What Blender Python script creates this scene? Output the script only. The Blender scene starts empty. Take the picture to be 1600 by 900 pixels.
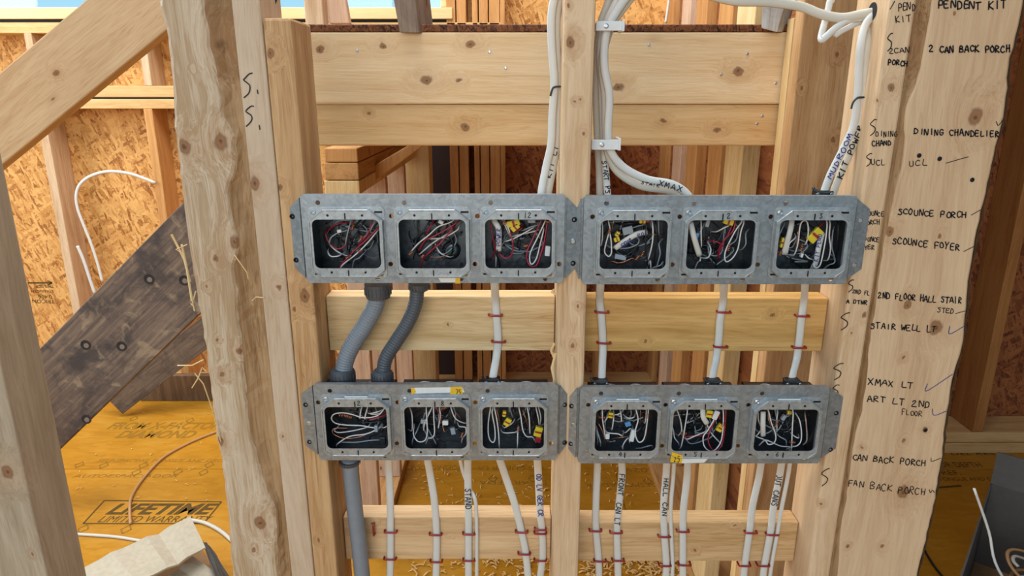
import bpy, bmesh, math, random
from mathutils import Vector, Matrix
random.seed(7)
SC = bpy.context.scene
COL = SC.collection

# ------------------------------------------------------------------ camera
PITCH = math.radians(16.0)
FPX = 1067.0
CAMZ = 1.52
cam_d = bpy.data.cameras.new('camera')
cam_d.sensor_width = 36.0
cam_d.lens = 36.0 * FPX / 1600.0
cam_d.clip_start = 0.05
cam = bpy.data.objects.new('camera', cam_d)
COL.objects.link(cam)
cam.location = (0, 0, CAMZ)
cam.rotation_euler = (math.pi / 2 - PITCH, 0, 0)
SC.camera = cam

# ------------------------------------------------------------------ light
world = bpy.data.worlds.new('world')
SC.world = world
world.use_nodes = True
wn = world.node_tree
wn.nodes.clear()
w_out = wn.nodes.new('ShaderNodeOutputWorld')
w_bg = wn.nodes.new('ShaderNodeBackground')
w_tc = wn.nodes.new('ShaderNodeTexCoord')
w_sep = wn.nodes.new('ShaderNodeSeparateXYZ')
w_mr = wn.nodes.new('ShaderNodeMapRange')
w_ramp = wn.nodes.new('ShaderNodeValToRGB')
wn.links.new(w_tc.outputs['Generated'], w_sep.inputs[0])
wn.links.new(w_sep.outputs['Z'], w_mr.inputs['Value'])
w_mr.inputs['From Min'].default_value = -1
w_mr.inputs['From Max'].default_value = 1
wn.links.new(w_mr.outputs[0], w_ramp.inputs[0])
cr = w_ramp.color_ramp
cr.elements[0].position = 0.42; cr.elements[0].color = (0.30, 0.27, 0.23, 1)
cr.elements[1].position = 0.50; cr.elements[1].color = (0.46, 0.76, 0.92, 1)
e = cr.elements.new(1.0); e.color = (0.30, 0.56, 0.95, 1)
wn.links.new(w_ramp.outputs[0], w_bg.inputs['Color'])
w_bg.inputs['Strength'].default_value = 1.0
wn.links.new(w_bg.outputs[0], w_out.inputs['Surface'])

def area(name, loc, target, size, size_y, power, color=(1, 1, 1)):
    d = bpy.data.lights.new(name, 'AREA')
    d.shape = 'RECTANGLE'; d.size = size; d.size_y = size_y
    d.energy = power; d.color = color
    o = bpy.data.objects.new(name, d); COL.objects.link(o)
    o.location = loc
    o.rotation_euler = (Vector(target) - Vector(loc)).to_track_quat('-Z', 'Y').to_euler()
    return o
# daylight: assumed fill lamps behind the camera and at the left, and the high windows in the back wall
area('assumed_fill_behind_camera', (-0.9, -2.6, 2.2), (0, 1.1, 1.2), 2.6, 2.2, 58, (1.0, 0.92, 0.86))  # added fill lamp for light assumed from behind the camera, no doorway built
area('assumed_fill_left', (-3.9, 1.7, 2.2), (0, 2.0, 1.1), 1.6, 1.9, 62, (1.0, 0.95, 0.88))  # added side lamp that brightens left-facing wood, its opening only assumed
area('daylight_back_window', (-2.45, 3.1, 2.35), (0.3, 1.1, 1.1), 1.9, .72, 34, (1.0, 0.98, 0.95))
area('overhead_fill', (-0.5, 1.6, 4.2), (-0.3, 1.5, 0.0), 2.2, 2.2, 150, (1.0, 0.97, 0.92))  # added overhead fill lamp, put in to brighten the blocking tops
SC.view_settings.view_transform = 'Standard'
SC.view_settings.look = 'None'
SC.view_settings.exposure = 0.15
SC.view_settings.gamma = 1.0
SC.view_settings.use_curve_mapping = False

# ------------------------------------------------------------------ helpers
CP, SP = math.cos(PITCH), math.sin(PITCH)
def px(x, y, Y):
    u, v = x - 800.0, 450.0 - y
    dy = FPX * CP + v * SP
    dz = -FPX * SP + v * CP
    return Vector((u * Y / dy, Y, CAMZ + dz * Y / dy))
def pxz(x, y, z):                       # hit the horizontal plane at height z
    u, v = x - 800.0, 450.0 - y
    dy = FPX * CP + v * SP
    dz = -FPX * SP + v * CP
    t = (z - CAMZ) / dz
    return Vector((u * t, dy * t, z))
def zy(y, Y): return px(800, y, Y).z
def xx(x, y, Y): return px(x, y, Y).x

WLOC = {}
def place(o, origin, parent):
    WLOC[o.name] = Vector(origin)
    if parent is not None:
        o.parent = parent
        o.location = Vector(origin) - WLOC[parent.name]
    else:
        o.location = origin
def empty(name, loc, label=None, cat=None, group=None, kind=None, parent=None):
    o = bpy.data.objects.new(name, None); COL.objects.link(o)
    o.empty_display_size = 0.02
    place(o, loc, parent)
    tag(o, label, cat, group, kind)
    return o
def tag(o, label=None, cat=None, group=None, kind=None):
    if label: o['label'] = label
    if cat: o['category'] = cat
    if group: o['group'] = group
    if kind: o['kind'] = kind
    return o

class MB:
    def __init__(s): s.v = []; s.f = []
    def add(s, vs, fs):
        n = len(s.v); s.v += [Vector(v) for v in vs]; s.f += [tuple(i + n for i in f) for f in fs]
    def box(s, x0, x1, y0, y1, z0, z1):
        s.add([(x0,y0,z0),(x1,y0,z0),(x1,y1,z0),(x0,y1,z0),(x0,y0,z1),(x1,y0,z1),(x1,y1,z1),(x0,y1,z1)],
              [(0,3,2,1),(4,5,6,7),(0,1,5,4),(1,2,6,5),(2,3,7,6),(3,0,4,7)])
    def hexa(s, p):                     # 8 points: 4 front then 4 back (same order)
        s.add(p, [(0,1,2,3),(7,6,5,4),(0,4,5,1),(1,5,6,2),(2,6,7,3),(3,7,4,0)])
    def bar(s, a, b, w, t, hint=(0,-1,0)):   # straight bar: w across, t along hint
        a, b = Vector(a), Vector(b); d = (b - a).normalized(); h = Vector(hint)
        side = d.cross(h).normalized(); n = side.cross(d).normalized()
        q = [(-1,-1),(1,-1),(1,1),(-1,1)]
        s.hexa([a + side*w/2*i + n*t/2*j for i, j in q] + [b + side*w/2*i + n*t/2*j for i, j in q])
    def tube(s, pts, rx, ry=None, n=8, hint=(0,-1,0), rfun=None, cap=True):
        ry = ry or rx
        rings = []
        h = Vector(hint)
        for i, p in enumerate(pts):
            t = (pts[min(i+1, len(pts)-1)] - pts[max(i-1, 0)])
            if t.length < 1e-9: t = Vector((0,0,1))
            t.normalize()
            side = t.cross(h)
            if side.length < .05: side = t.cross(Vector((1,0,.3)))
            side.normalize(); nn = side.cross(t).normalized()
            k = rfun(i) if rfun else 1.0
            rings.append([p + side*rx*k*math.cos(a) + nn*ry*k*math.sin(a) for a in [2*math.pi*j/n for j in range(n)]])
        vs = [v for r in rings for v in r]
        fs = []
        for i in range(len(rings)-1):
            for j in range(n):
                a, b = i*n + j, i*n + (j+1) % n
                fs.append((a, b, b+n, a+n))
        if cap:
            fs.append(tuple(range(n-1, -1, -1))); m = (len(rings)-1)*n
            fs.append(tuple(range(m, m+n)))
        s.add(vs, fs)
    def cyl(s, a, b, r, n=12, r2=None):
        a, b = Vector(a), Vector(b); d = (b-a).normalized()
        h = Vector((1,0,0)) if abs(d.x) < .9 else Vector((0,0,1))
        u = d.cross(h).normalized(); w = d.cross(u).normalized(); r2 = r if r2 is None else r2
        vs = []
        for p, rr in ((a, r), (b, r2)):
            vs += [p + u*rr*math.cos(2*math.pi*j/n) + w*rr*math.sin(2*math.pi*j/n) for j in range(n)]
        fs = [(j, (j+1) % n, n+(j+1) % n, n+j) for j in range(n)] + [tuple(range(n-1,-1,-1)), tuple(range(n, 2*n))]
        s.add(vs, fs)
    def lathe(s, a, axis, prof, n=20):      # prof: list of (dist along axis, radius)
        a = Vector(a); d = Vector(axis).normalized()
        h = Vector((1,0,0)) if abs(d.x) < .9 else Vector((0,0,1))
        u = d.cross(h).normalized(); w = d.cross(u).normalized()
        vs = []; fs = []
        for (t, r) in prof:
            vs += [a + d*t + u*r*math.cos(2*math.pi*j/n) + w*r*math.sin(2*math.pi*j/n) for j in range(n)]
        for i in range(len(prof)-1):
            for j in range(n):
                p, q = i*n+j, i*n+(j+1) % n
                fs.append((p, q, q+n, p+n))
        fs.append(tuple(range(n-1,-1,-1))); m = (len(prof)-1)*n; fs.append(tuple(range(m, m+n)))
        s.add(vs, fs)
    def build(s, name, mat, parent=None, smooth=False, origin=None, bevel=0, fix=True):
        if origin is None:
            lo = Vector((min(v.x for v in s.v), min(v.y for v in s.v), min(v.z for v in s.v)))
            hi = Vector((max(v.x for v in s.v), max(v.y for v in s.v), max(v.z for v in s.v)))
            origin = Vector(((lo.x+hi.x)/2, (lo.y+hi.y)/2, lo.z))
        me = bpy.data.meshes.new(name)
        me.from_pydata([v - origin for v in s.v], [], s.f)
        if bevel or fix:
            bm = bmesh.new(); bm.from_mesh(me)
            bmesh.ops.recalc_face_normals(bm, faces=bm.faces)
            if bevel:
                bmesh.ops.bevel(bm, geom=list(bm.edges), offset=bevel, segments=2, affect='EDGES', profile=.5)
            bm.to_mesh(me); bm.free()
        if smooth:
            me.polygons.foreach_set('use_smooth', [True]*len(me.polygons))
        if mat: me.materials.append(mat)
        o = bpy.data.objects.new(name, me); COL.objects.link(o)
        place(o, origin, parent)
        return o

def crom(pts, n=8):
    pts = [Vector(p) for p in pts]
    if len(pts) < 3:
        return [pts[0].lerp(pts[-1], i/n) for i in range(n+1)]
    P = [pts[0]*2 - pts[1]] + pts + [pts[-1]*2 - pts[-2]]
    out = []
    for i in range(1, len(P)-2):
        p0, p1, p2, p3 = P[i-1], P[i], P[i+1], P[i+2]
        for k in range(n):
            t = k/n
            out.append(0.5*((2*p1) + (p2-p0)*t + (2*p0-5*p1+4*p2-p3)*t*t + (3*p1-p0-3*p2+p3)*t**3))
    out.append(pts[-1])
    return out
def interp(tab, t):
    if t <= tab[0][0]: return tab[0][1]
    for (a, va), (b, vb) in zip(tab, tab[1:]):
        if t <= b:
            k = (t-a)/(b-a); k = k*k*(3-2*k)
            return va + (vb-va)*k
    return tab[-1][1]

def shape2d(name, outer, holes, y0, y1, mat, parent, smooth=False, origin=None):
    """flat plate with holes in the XZ plane, between depths y0 and y1"""
    cu = bpy.data.curves.new('tmp', 'CURVE'); cu.dimensions = '2D'; cu.fill_mode = 'BOTH'
    cu.extrude = abs(y1-y0)/2
    for loop in [outer] + list(holes):
        sp = cu.splines.new('POLY'); sp.points.add(len(loop)-1)
        for p, (x, z) in zip(sp.points, loop): p.co = (x, z, 0, 1)
        sp.use_cyclic_u = True
    ob = bpy.data.objects.new('tmp', cu)
    me = ob.to_mesh()
    mb = MB(); ym = (y0+y1)/2
    mb.add([(v.co.x, ym + v.co.z, v.co.y) for v in me.vertices], [tuple(p.vertices) for p in me.polygons])
    ob.to_mesh_clear(); bpy.data.objects.remove(ob); bpy.data.curves.remove(cu)
    return mb.build(name, mat, parent, smooth, origin)
def rrect(cx, cz, w, h, r, n=4):
    out = []
    for sx, sz, a0 in ((1,1,0),(-1,1,90),(-1,-1,180),(1,-1,270)):
        for k in range(n+1):
            a = math.radians(a0 + 90*k/n)
            out.append((cx + sx*(w/2-r) + r*math.cos(a), cz + sz*(h/2-r) + r*math.sin(a)))
    return out
def octo(cx, cz, w, h, c):
    return [(cx-w/2+c, cz+h/2), (cx+w/2-c, cz+h/2), (cx+w/2, cz+h/2-c*.8), (cx+w/2, cz-h/2+c*.5), (cx+w/2-c*.6, cz-h/2),
            (cx-w/2+c*.6, cz-h/2), (cx-w/2, cz-h/2+c*.5), (cx-w/2, cz+h/2-c*.8)]
def circ(cx, cz, r, n=14): return [(cx + r*math.cos(2*math.pi*k/n), cz + r*math.sin(2*math.pi*k/n)) for k in range(n)]

# ------------------------------------------------------------------ materials
def lin(c):
    if isinstance(c, str):
        c = [int(c[i:i+2], 16)/255 for i in (0, 2, 4)]
    return tuple(x/12.92 if x <= .04045 else ((x+.055)/1.055)**2.4 for x in c) + (1,)
class NT:
    def __init__(s, name):
        s.m = bpy.data.materials.new(name); s.m.use_nodes = True
        s.t = s.m.node_tree; s.t.nodes.clear()
        s.out = s.n('ShaderNodeOutputMaterial'); s.b = s.n('ShaderNodeBsdfPrincipled')
        s.t.links.new(s.b.outputs[0], s.out.inputs['Surface'])
    def n(s, typ, **kw):
        nd = s.t.nodes.new(typ)
        for k, v in kw.items(): setattr(nd, k, v)
        return nd
    def l(s, a, b): s.t.links.new(a, b)
    def setv(s, sock, v):
        if hasattr(v, 'node'): s.l(v, sock)
        else: sock.default_value = v
    def math(s, op, a, b=0.0, c=None, clamp=False):
        nd = s.n('ShaderNodeMath', operation=op, use_clamp=clamp)
        s.setv(nd.inputs[0], a); s.setv(nd.inputs[1], b)
        if c is not None: s.setv(nd.inputs[2], c)
        return nd.outputs[0]
    def vmath(s, op, a, b=(0,0,0)):
        nd = s.n('ShaderNodeVectorMath', operation=op)
        s.setv(nd.inputs[0], a); s.setv(nd.inputs[1], b)
        return nd.outputs['Value'] if op in ('LENGTH', 'DISTANCE', 'DOT_PRODUCT') else nd.outputs[0]
    def mix(s, f, a, b, blend='MIX'):
        nd = s.n('ShaderNodeMix', data_type='RGBA', blend_type=blend)
        s.setv(nd.inputs[0], f); s.setv(nd.inputs[6], a); s.setv(nd.inputs[7], b)
        return nd.outputs[2]
    def ramp(s, f, stops):
        nd = s.n('ShaderNodeValToRGB'); s.l(f, nd.inputs[0]); r = nd.color_ramp
        r.elements[0].position, r.elements[0].color = stops[0]
        r.elements[1].position, r.elements[1].color = stops[-1]
        for p, c in stops[1:-1]:
            e = r.elements.new(p); e.color = c
        return nd.outputs[0]
    def rng(s, v, a, b, c=0.0, d=1.0, smooth=True):
        nd = s.n('ShaderNodeMapRange'); nd.interpolation_type = 'SMOOTHSTEP' if smooth else 'LINEAR'
        s.l(v, nd.inputs['Value'])
        for k, x in zip(('From Min', 'From Max', 'To Min', 'To Max'), (a, b, c, d)): nd.inputs[k].default_value = x
        return nd.outputs[0]
    def noise(s, vec, scale, detail=3, rough=.55, dist=0.0):
        nd = s.n('ShaderNodeTexNoise'); s.l(vec, nd.inputs['Vector'])
        nd.inputs['Scale'].default_value = scale; nd.inputs['Detail'].default_value = detail
        nd.inputs['Roughness'].default_value = rough; nd.inputs['Distortion'].default_value = dist
        return nd
    def voro(s, vec, scale, feature='F1', rand=1.0):
        nd = s.n('ShaderNodeTexVoronoi', feature=feature); s.l(vec, nd.inputs['Vector'])
        nd.inputs['Scale'].default_value = scale; nd.inputs['Randomness'].default_value = rand
        return nd
    def bump(s, h, strength, dist=.002):
        nd = s.n('ShaderNodeBump'); s.l(h, nd.inputs['Height'])
        nd.inputs['Strength'].default_value = strength; nd.inputs['Distance'].default_value = dist
        s.l(nd.outputs[0], s.b.inputs['Normal'])

def plain(name, col, rough=.5, metal=0.0, spec=.5, var=.08):
    t = NT(name); c = lin(col)
    tc = t.n('ShaderNodeTexCoord')
    nz = t.noise(tc.outputs['Object'], 60, 3)
    dark = tuple(x*(1-var*2) for x in c[:3]) + (1,); lite = tuple(min(1, x*(1+var)) for x in c[:3]) + (1,)
    t.l(t.mix(nz.outputs['Fac'], dark, lite), t.b.inputs['Base Color'])
    t.b.inputs['Roughness'].default_value = rough; t.b.inputs['Metallic'].default_value = metal
    t.b.inputs['Specular IOR Level'].default_value = spec
    return t.m

def wood(name, light, dark, axis=2, knots=(), knotty=.6, contrast=1.0, dirt=0.0, rough=.62, seed=0.0, grain=1.0):
    """sawn softwood: long grain along `axis`, random pin knots plus given knots (local position, radius)"""
    t = NT(name); L, D = lin(light), lin(dark)
    tc = t.n('ShaderNodeTexCoord'); oi = t.n('ShaderNodeObjectInfo')
    obj = tc.outputs['Object']
    offv = t.n('ShaderNodeCombineXYZ')
    t.l(t.math('MULTIPLY', oi.outputs['Random'], 7.3), offv.inputs[0])
    t.l(t.math('MULTIPLY_ADD', oi.outputs['Random'], 3.1, seed), offv.inputs[1])
    t.l(t.math('MULTIPLY', oi.outputs['Random'], 11.7), offv.inputs[2])
    co = t.vmath('ADD', obj, offv.outputs[0])
    st = [1.0, 1.0, 1.0]; st[axis] = .055
    # given knots
    kmask = None; halo = None; kring = None
    kdis = t.vmath('MULTIPLY', t.vmath('SUBTRACT', t.noise(obj, 70, 2).outputs['Color'], (.5,.5,.5)), (.009,.009,.014))
    for (p, r) in knots:
        d = t.vmath('SUBTRACT', t.vmath('ADD', obj, kdis), tuple(p))
        sc = [1.0, 1.0, 1.0]; sc[axis] = .75
        ln = t.vmath('LENGTH', t.vmath('MULTIPLY', d, tuple(sc)))
        m = t.rng(ln, r*1.05, r*.55)
        h = t.rng(ln, r*4.2, r*.8)
        g = t.math('COSINE', t.math('MULTIPLY', ln, 7.0/r))
        kmask = m if kmask is None else t.math('MAXIMUM', kmask, m)
        halo = h if halo is None else t.math('MAXIMUM', halo, h)
        gg = t.math('MULTIPLY', g, m)
        kring = gg if kring is None else t.math('ADD', kring, gg)
    wob = t.noise(t.vmath('MULTIPLY', co, tuple(.6 if a == axis else 3.0 for a in range(3))), 1.6, 2)
    bend = t.math('MULTIPLY', t.math('SUBTRACT', wob.outputs['Fac'], .5), .09)
    if halo is not None:
        bend = t.math('ADD', bend, t.math('MULTIPLY', halo, .02))
    bv = t.n('ShaderNodeCombineXYZ')
    for i in range(3):
        if i != axis: t.l(bend, bv.inputs[i])
    gco = t.vmath('MULTIPLY', t.vmath('ADD', co, bv.outputs[0]), tuple(st))
    n1 = t.noise(gco, 34, 3, .6)                 # broad growth bands
    n2 = t.noise(gco, 210, 4, .65)               # fibre
    n3 = t.noise(co, 5, 3)                       # blotches
    fac = t.math('ADD', t.math('MULTIPLY', t.rng(n1.outputs['Fac'], .36, .66), .5*contrast*grain),
                 t.math('MULTIPLY', t.rng(n2.outputs['Fac'], .38, .68), .36*contrast))
    fac = t.math('ADD', fac, t.math('MULTIPLY', t.math('SUBTRACT', n3.outputs['Fac'], .45), .55*contrast), clamp=True)
    ring = t.math('SINE', t.math('MULTIPLY', n1.outputs['Fac'], 95.0))
    n6 = t.noise(co, 3.0, 2)
    rl = t.math('MULTIPLY', t.rng(ring, .25, 1.0), t.rng(n6.outputs['Fac'], .40, .62))
    fac = t.math('ADD', fac, t.math('MULTIPLY', rl, .30*contrast), clamp=True)
    col = t.mix(fac, L, D)
    # random pin knots
    kc = t.vmath('MULTIPLY', co, tuple(4.0 if a == axis else 9.0 for a in range(3)))
    vr = t.voro(kc, 1.0)
    sepc = t.n('ShaderNodeSeparateColor'); t.l(vr.outputs['Color'], sepc.inputs[0])
    rk = t.math('SUBTRACT', t.math('MULTIPLY', sepc.outputs[0], .12*knotty), vr.outputs['Distance'])
    pk = t.rng(rk, 0.0, .03)
    hk = t.rng(vr.outputs['Distance'], .30*knotty+.01, .0)
    col = t.mix(t.math('MULTIPLY', hk, .35), col, lin('a8733f'))
    col = t.mix(t.math('MULTIPLY', pk, .8), col, lin('4a2a16'))
    if kmask is not None:
        kcol = t.mix(t.rng(kring, -.9, .9), lin('8a5a34'), lin('3d2416'))
        col = t.mix(t.math('MULTIPLY', halo, .22), col, lin('a9774a'))
        col = t.mix(t.math('MULTIPLY', kmask, .85), col, kcol)
    # fine dark checks
    n4 = t.noise(t.vmath('MULTIPLY', co, tuple(.02 if a == axis else 1.0 for a in range(3))), 140, 2)
    chk = t.rng(n4.outputs['Fac'], .70, .78)
    col = t.mix(t.math('MULTIPLY', chk, .35*contrast), col, lin('6b4526'))
    if dirt:
        n5 = t.noise(co, 9, 5, .7, .6)
        col = t.mix(t.math('MULTIPLY', t.rng(n5.outputs['Fac'], .42, .62), dirt), col, lin('3c3330'))
    t.l(col, t.b.inputs['Base Color'])
    t.b.inputs['Roughness'].default_value = rough
    t.b.inputs['Specular IOR Level'].default_value = .25
    t.bump(t.math('ADD', n2.outputs['Fac'], t.math('MULTIPLY', n1.outputs['Fac'], .6)), .35, .0015)
    return t.m

def osb(name, cols, plane='XZ', scale=1.0, rough=.65):
    t = NT(name)
    tc = t.n('ShaderNodeTexCoord'); obj = tc.outputs['Object']
    a, b, c = [lin(x) for x in cols]
    fac = None; edge = None
    for i, (ang, sx, sy) in enumerate(((8, 17, 75), (72, 20, 90), (-38, 15, 70), (115, 22, 95), (28, 18, 80), (-70, 20, 85))):
        mp = t.n('ShaderNodeMapping'); t.l(obj, mp.inputs['Vector'])
        r = math.radians(ang)
        mp.inputs['Location'].default_value = (i*3.1, i*1.7, i*2.3)
        if plane == 'XZ':
            mp.inputs['Rotation'].default_value = (0, r, 0); stv = (sx*scale, 6, sy*scale)
        else:
            mp.inputs['Rotation'].default_value = (0, 0, r); stv = (sx*scale, sy*scale, 6)
        nz = t.noise(mp.outputs[0], 16.0*scale, 2)
        v = t.vmath('MULTIPLY', t.vmath('ADD', mp.outputs[0], t.vmath('MULTIPLY', nz.outputs['Color'], (.022, .022, .022))), stv)
        vr = t.voro(v, 1.0)
        sp = t.n('ShaderNodeSeparateColor'); t.l(vr.outputs['Color'], sp.inputs[0])
        val = sp.outputs[0]
        if fac is None: fac = val
        else:
            msk = t.rng(sp.outputs[1], .60, .66)
            nd = t.n('ShaderNodeMix', data_type='FLOAT'); t.l(msk, nd.inputs[0]); t.l(fac, nd.inputs[2]); t.l(val, nd.inputs[3])
            fac = nd.outputs[0]
    fine = t.noise(t.vmath('MULTIPLY', obj, (60, 60, 60)), 2.0, 4, .7)
    f2 = t.math('ADD', t.math('MULTIPLY', fac, .75), t.math('MULTIPLY', t.math('SUBTRACT', fine.outputs['Fac'], .4), .7), clamp=True)
    col = t.ramp(f2, [(0.05, c), (.26, b), (.62, a), (1.0, tuple(min(1, x*1.18) for x in a[:3]) + (1,))])
    t.l(col, t.b.inputs['Base Color'])
    t.b.inputs['Roughness'].default_value = rough; t.b.inputs['Specular IOR Level'].default_value = .25
    t.bump(fac, .4, .002)
    return t.m

def galv(name, base, rough=.42, metal=.6):
    t = NT(name)
    tc = t.n('ShaderNodeTexCoord'); obj = tc.outputs['Object']
    vr = t.voro(t.vmath('ADD', obj, t.vmath('MULTIPLY', t.noise(obj, 30, 3).outputs['Color'], (.02,.02,.02))), 190)
    sp = t.n('ShaderNodeSeparateColor'); t.l(vr.outputs['Color'], sp.inputs[0])
    nz = t.noise(obj, 18, 5, .65)
    f = t.math('ADD', t.math('MULTIPLY', sp.outputs[0], .35), t.math('MULTIPLY', nz.outputs['Fac'], .75), clamp=True)
    c = lin(base)
    t.l(t.mix(f, tuple(x*.5 for x in c[:3]) + (1,), tuple(min(1, x*1.25) for x in c[:3]) + (1,)), t.b.inputs['Base Color'])
    t.b.inputs['Metallic'].default_value = metal
    t.l(t.math('MULTIPLY_ADD', sp.outputs[1], .14, rough - .06), t.b.inputs['Roughness'])
    t.bump(nz.outputs['Fac'], .12, .001)
    return t.m

M = {}
M['stud_v'] = wood('pale_stud_wood', 'd3b592', 'b08a63', 2)
M['pink_v'] = wood('pinkish_stud_wood', 'd8b79a', 'b68c6c', 2, knotty=.4)
M['rshade_v'] = wood('shade_darkened_stud_wood', 'b07a44', '8c5527', 2, contrast=.8)  # stud wood darkened in colour to stand in for shade at right
M['back_v'] = wood('orange_brown_stud_wood', 'cf9a5e', 'a86d38', 2, contrast=.8)
M['back_h'] = wood('orange_plate_wood_along_x', 'd9b57c', 'b98850', 0, contrast=.8)
M['back_y'] = wood('plate_wood_along_depth', 'c99a62', 'a06c3a', 1)
M['cream_v'] = wood('cream_stud_wood', 'e6cb98', 'cda468', 2, knotty=.3)
M['block'] = wood('blocking_wood', 'd6b489', 'ad865a', 0, knotty=.45)
M['block2'] = wood('amber_blocking_wood', 'd0a263', 'a87838', 0, contrast=1.2)
M['sill'] = wood('window_trim_wood', 'e3c892', 'cfae74', 0, knotty=0.0, contrast=.6)
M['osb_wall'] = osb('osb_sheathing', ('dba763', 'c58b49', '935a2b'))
M['osb_shaded'] = osb('shaded_osb_sheathing', ('9a5f36', '82492a', '5a2f1a'))  # shaded copy of the sheathing, its dark colour stands in for shade
M['osb_edge'] = osb('osb_subfloor_edge', ('7d4d2c', '573019', '2c170c'), 'XZ', 3.0)
M['galv'] = galv('galvanised_steel', '92989b', .40)
M['galv2'] = galv('dull_galvanised_ring_steel', 'a4a9aa', .38, .5)
M['boxin'] = galv('shade_darkened_box_steel', '5b6064', .34, .9)  # galvanised steel coloured darker to carry the shade inside the boxes
M['screw'] = plain('black_phosphate_screw', '1d1c1d', .45, .6)
M['zinc'] = plain('zinc_screw', 'c6c8c8', .3, 1.0)
M['ink'] = plain('black_marker_ink', '17151a', .55, 0, .3, .02)
M['blueink'] = plain('blue_marker_ink', '24307c', .55, 0, .3, .02)
M['cable'] = plain('white_cable_jacket', 'd0ccc3', .42, 0, .5, .03)
M['cable2'] = plain('cream_cable_jacket', 'c8bfae', .45, 0, .5, .03)
M['wire_w'] = plain('white_wire_insulation', 'd8d2cc', .35)
M['wire_k'] = plain('black_wire_insulation', '17171a', .3)
M['wire_r'] = plain('red_wire_insulation', 'a31c33', .32)
M['wire_g'] = plain('grey_wire_insulation', '8f979c', .35)
M['wire_c'] = plain('bare_copper', 'd88a62', .28, .9)
M['yellow'] = plain('yellow_connector_plastic', 'd8c02a', .35)
M['redplug'] = plain('red_connector_plastic', '9c1c26', .35)
M['bluenut'] = plain('blue_connector_plastic', '4d8ab8', .35)
M['white_plastic'] = plain('white_plastic', 'd9d8d4', .4)
M['clip'] = plain('translucent_white_plastic', 'dcdcd8', .35)
M['staple'] = plain('red_staple_insulation', '96241f', .35)
M['black_plastic'] = plain('black_connector_plastic', '202425', .4)
M['fitting'] = plain('dark_grey_conduit_fitting', '4b4c4f', .5)
M['conduit'] = plain('grey_conduit', '80868c', .45)
M['conduit_d'] = plain('dark_grey_conduit', '4e5257', .42)
M['green'] = plain('green_ground_screw', '2f7a5a', .35, .6)
M['tape_w'] = plain('white_tape', 'dcdad2', .5)
M['tape_y'] = plain('yellow_tape', 'e0b01c', .5)
M['black_gap'] = plain('opening_shade_black', '161414', .8)  # black that paints the dark of open gaps and the bored hole
M['recess_shade'] = plain('plum_recess_shade', '33211f', .8)  # dark plum that paints the shade of a recess
M['card'] = plain('cardboard', 'b3a58d', .8, 0, .2, .12)
M['card_in'] = plain('brown_cardboard_inside', '8a6a48', .8, 0, .2, .12)
M['card_grey'] = plain('grey_printed_cardboard', '57524c', .75, 0, .2, .1)
M['print'] = plain('faded_black_floor_print', '5a431c', .7, 0, .2, .1)
M['print2'] = plain('brown_floor_print', '94691f', .7, 0, .2, .1)
M['shaving'] = plain('wood_shaving', 'd9ad6a', .7)

t = NT('sealed_yellow_subfloor'); tc = t.n('ShaderNodeTexCoord'); obj = tc.outputs['Object']
n1 = t.noise(obj, 3.0, 4); n2 = t.noise(obj, 60, 4)
vr = t.voro(t.vmath('MULTIPLY', obj, (18, 60, 1)), 1.0); sp = t.n('ShaderNodeSeparateColor'); t.l(vr.outputs['Color'], sp.inputs[0])
f = t.math('ADD', t.math('MULTIPLY', n1.outputs['Fac'], .7), t.math('MULTIPLY', t.math('ADD', n2.outputs['Fac'], sp.outputs[0]), .16), clamp=True)
t.l(t.ramp(f, [(.25, lin('99650f')), (.55, lin('b47c1e')), (.8, lin('c08f38'))]), t.b.inputs['Base Color'])
t.b.inputs['Roughness'].default_value = .38; t.b.inputs['Specular IOR Level'].default_value = .4
M['floor'] = t.m

t = NT('window_glass')
tr = t.n('ShaderNodeBsdfTransparent'); gl = t.n('ShaderNodeBsdfGlossy'); mx = t.n('ShaderNodeMixShader')
gl.inputs['Roughness'].default_value = .02; mx.inputs[0].default_value = .05
tr.inputs['Color'].default_value = (.92, .97, .98, 1)
t.l(tr.outputs[0], mx.inputs[1]); t.l(gl.outputs[0], mx.inputs[2]); t.l(mx.outputs[0], t.out.inputs['Surface'])
M['glass'] = t.m

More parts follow.
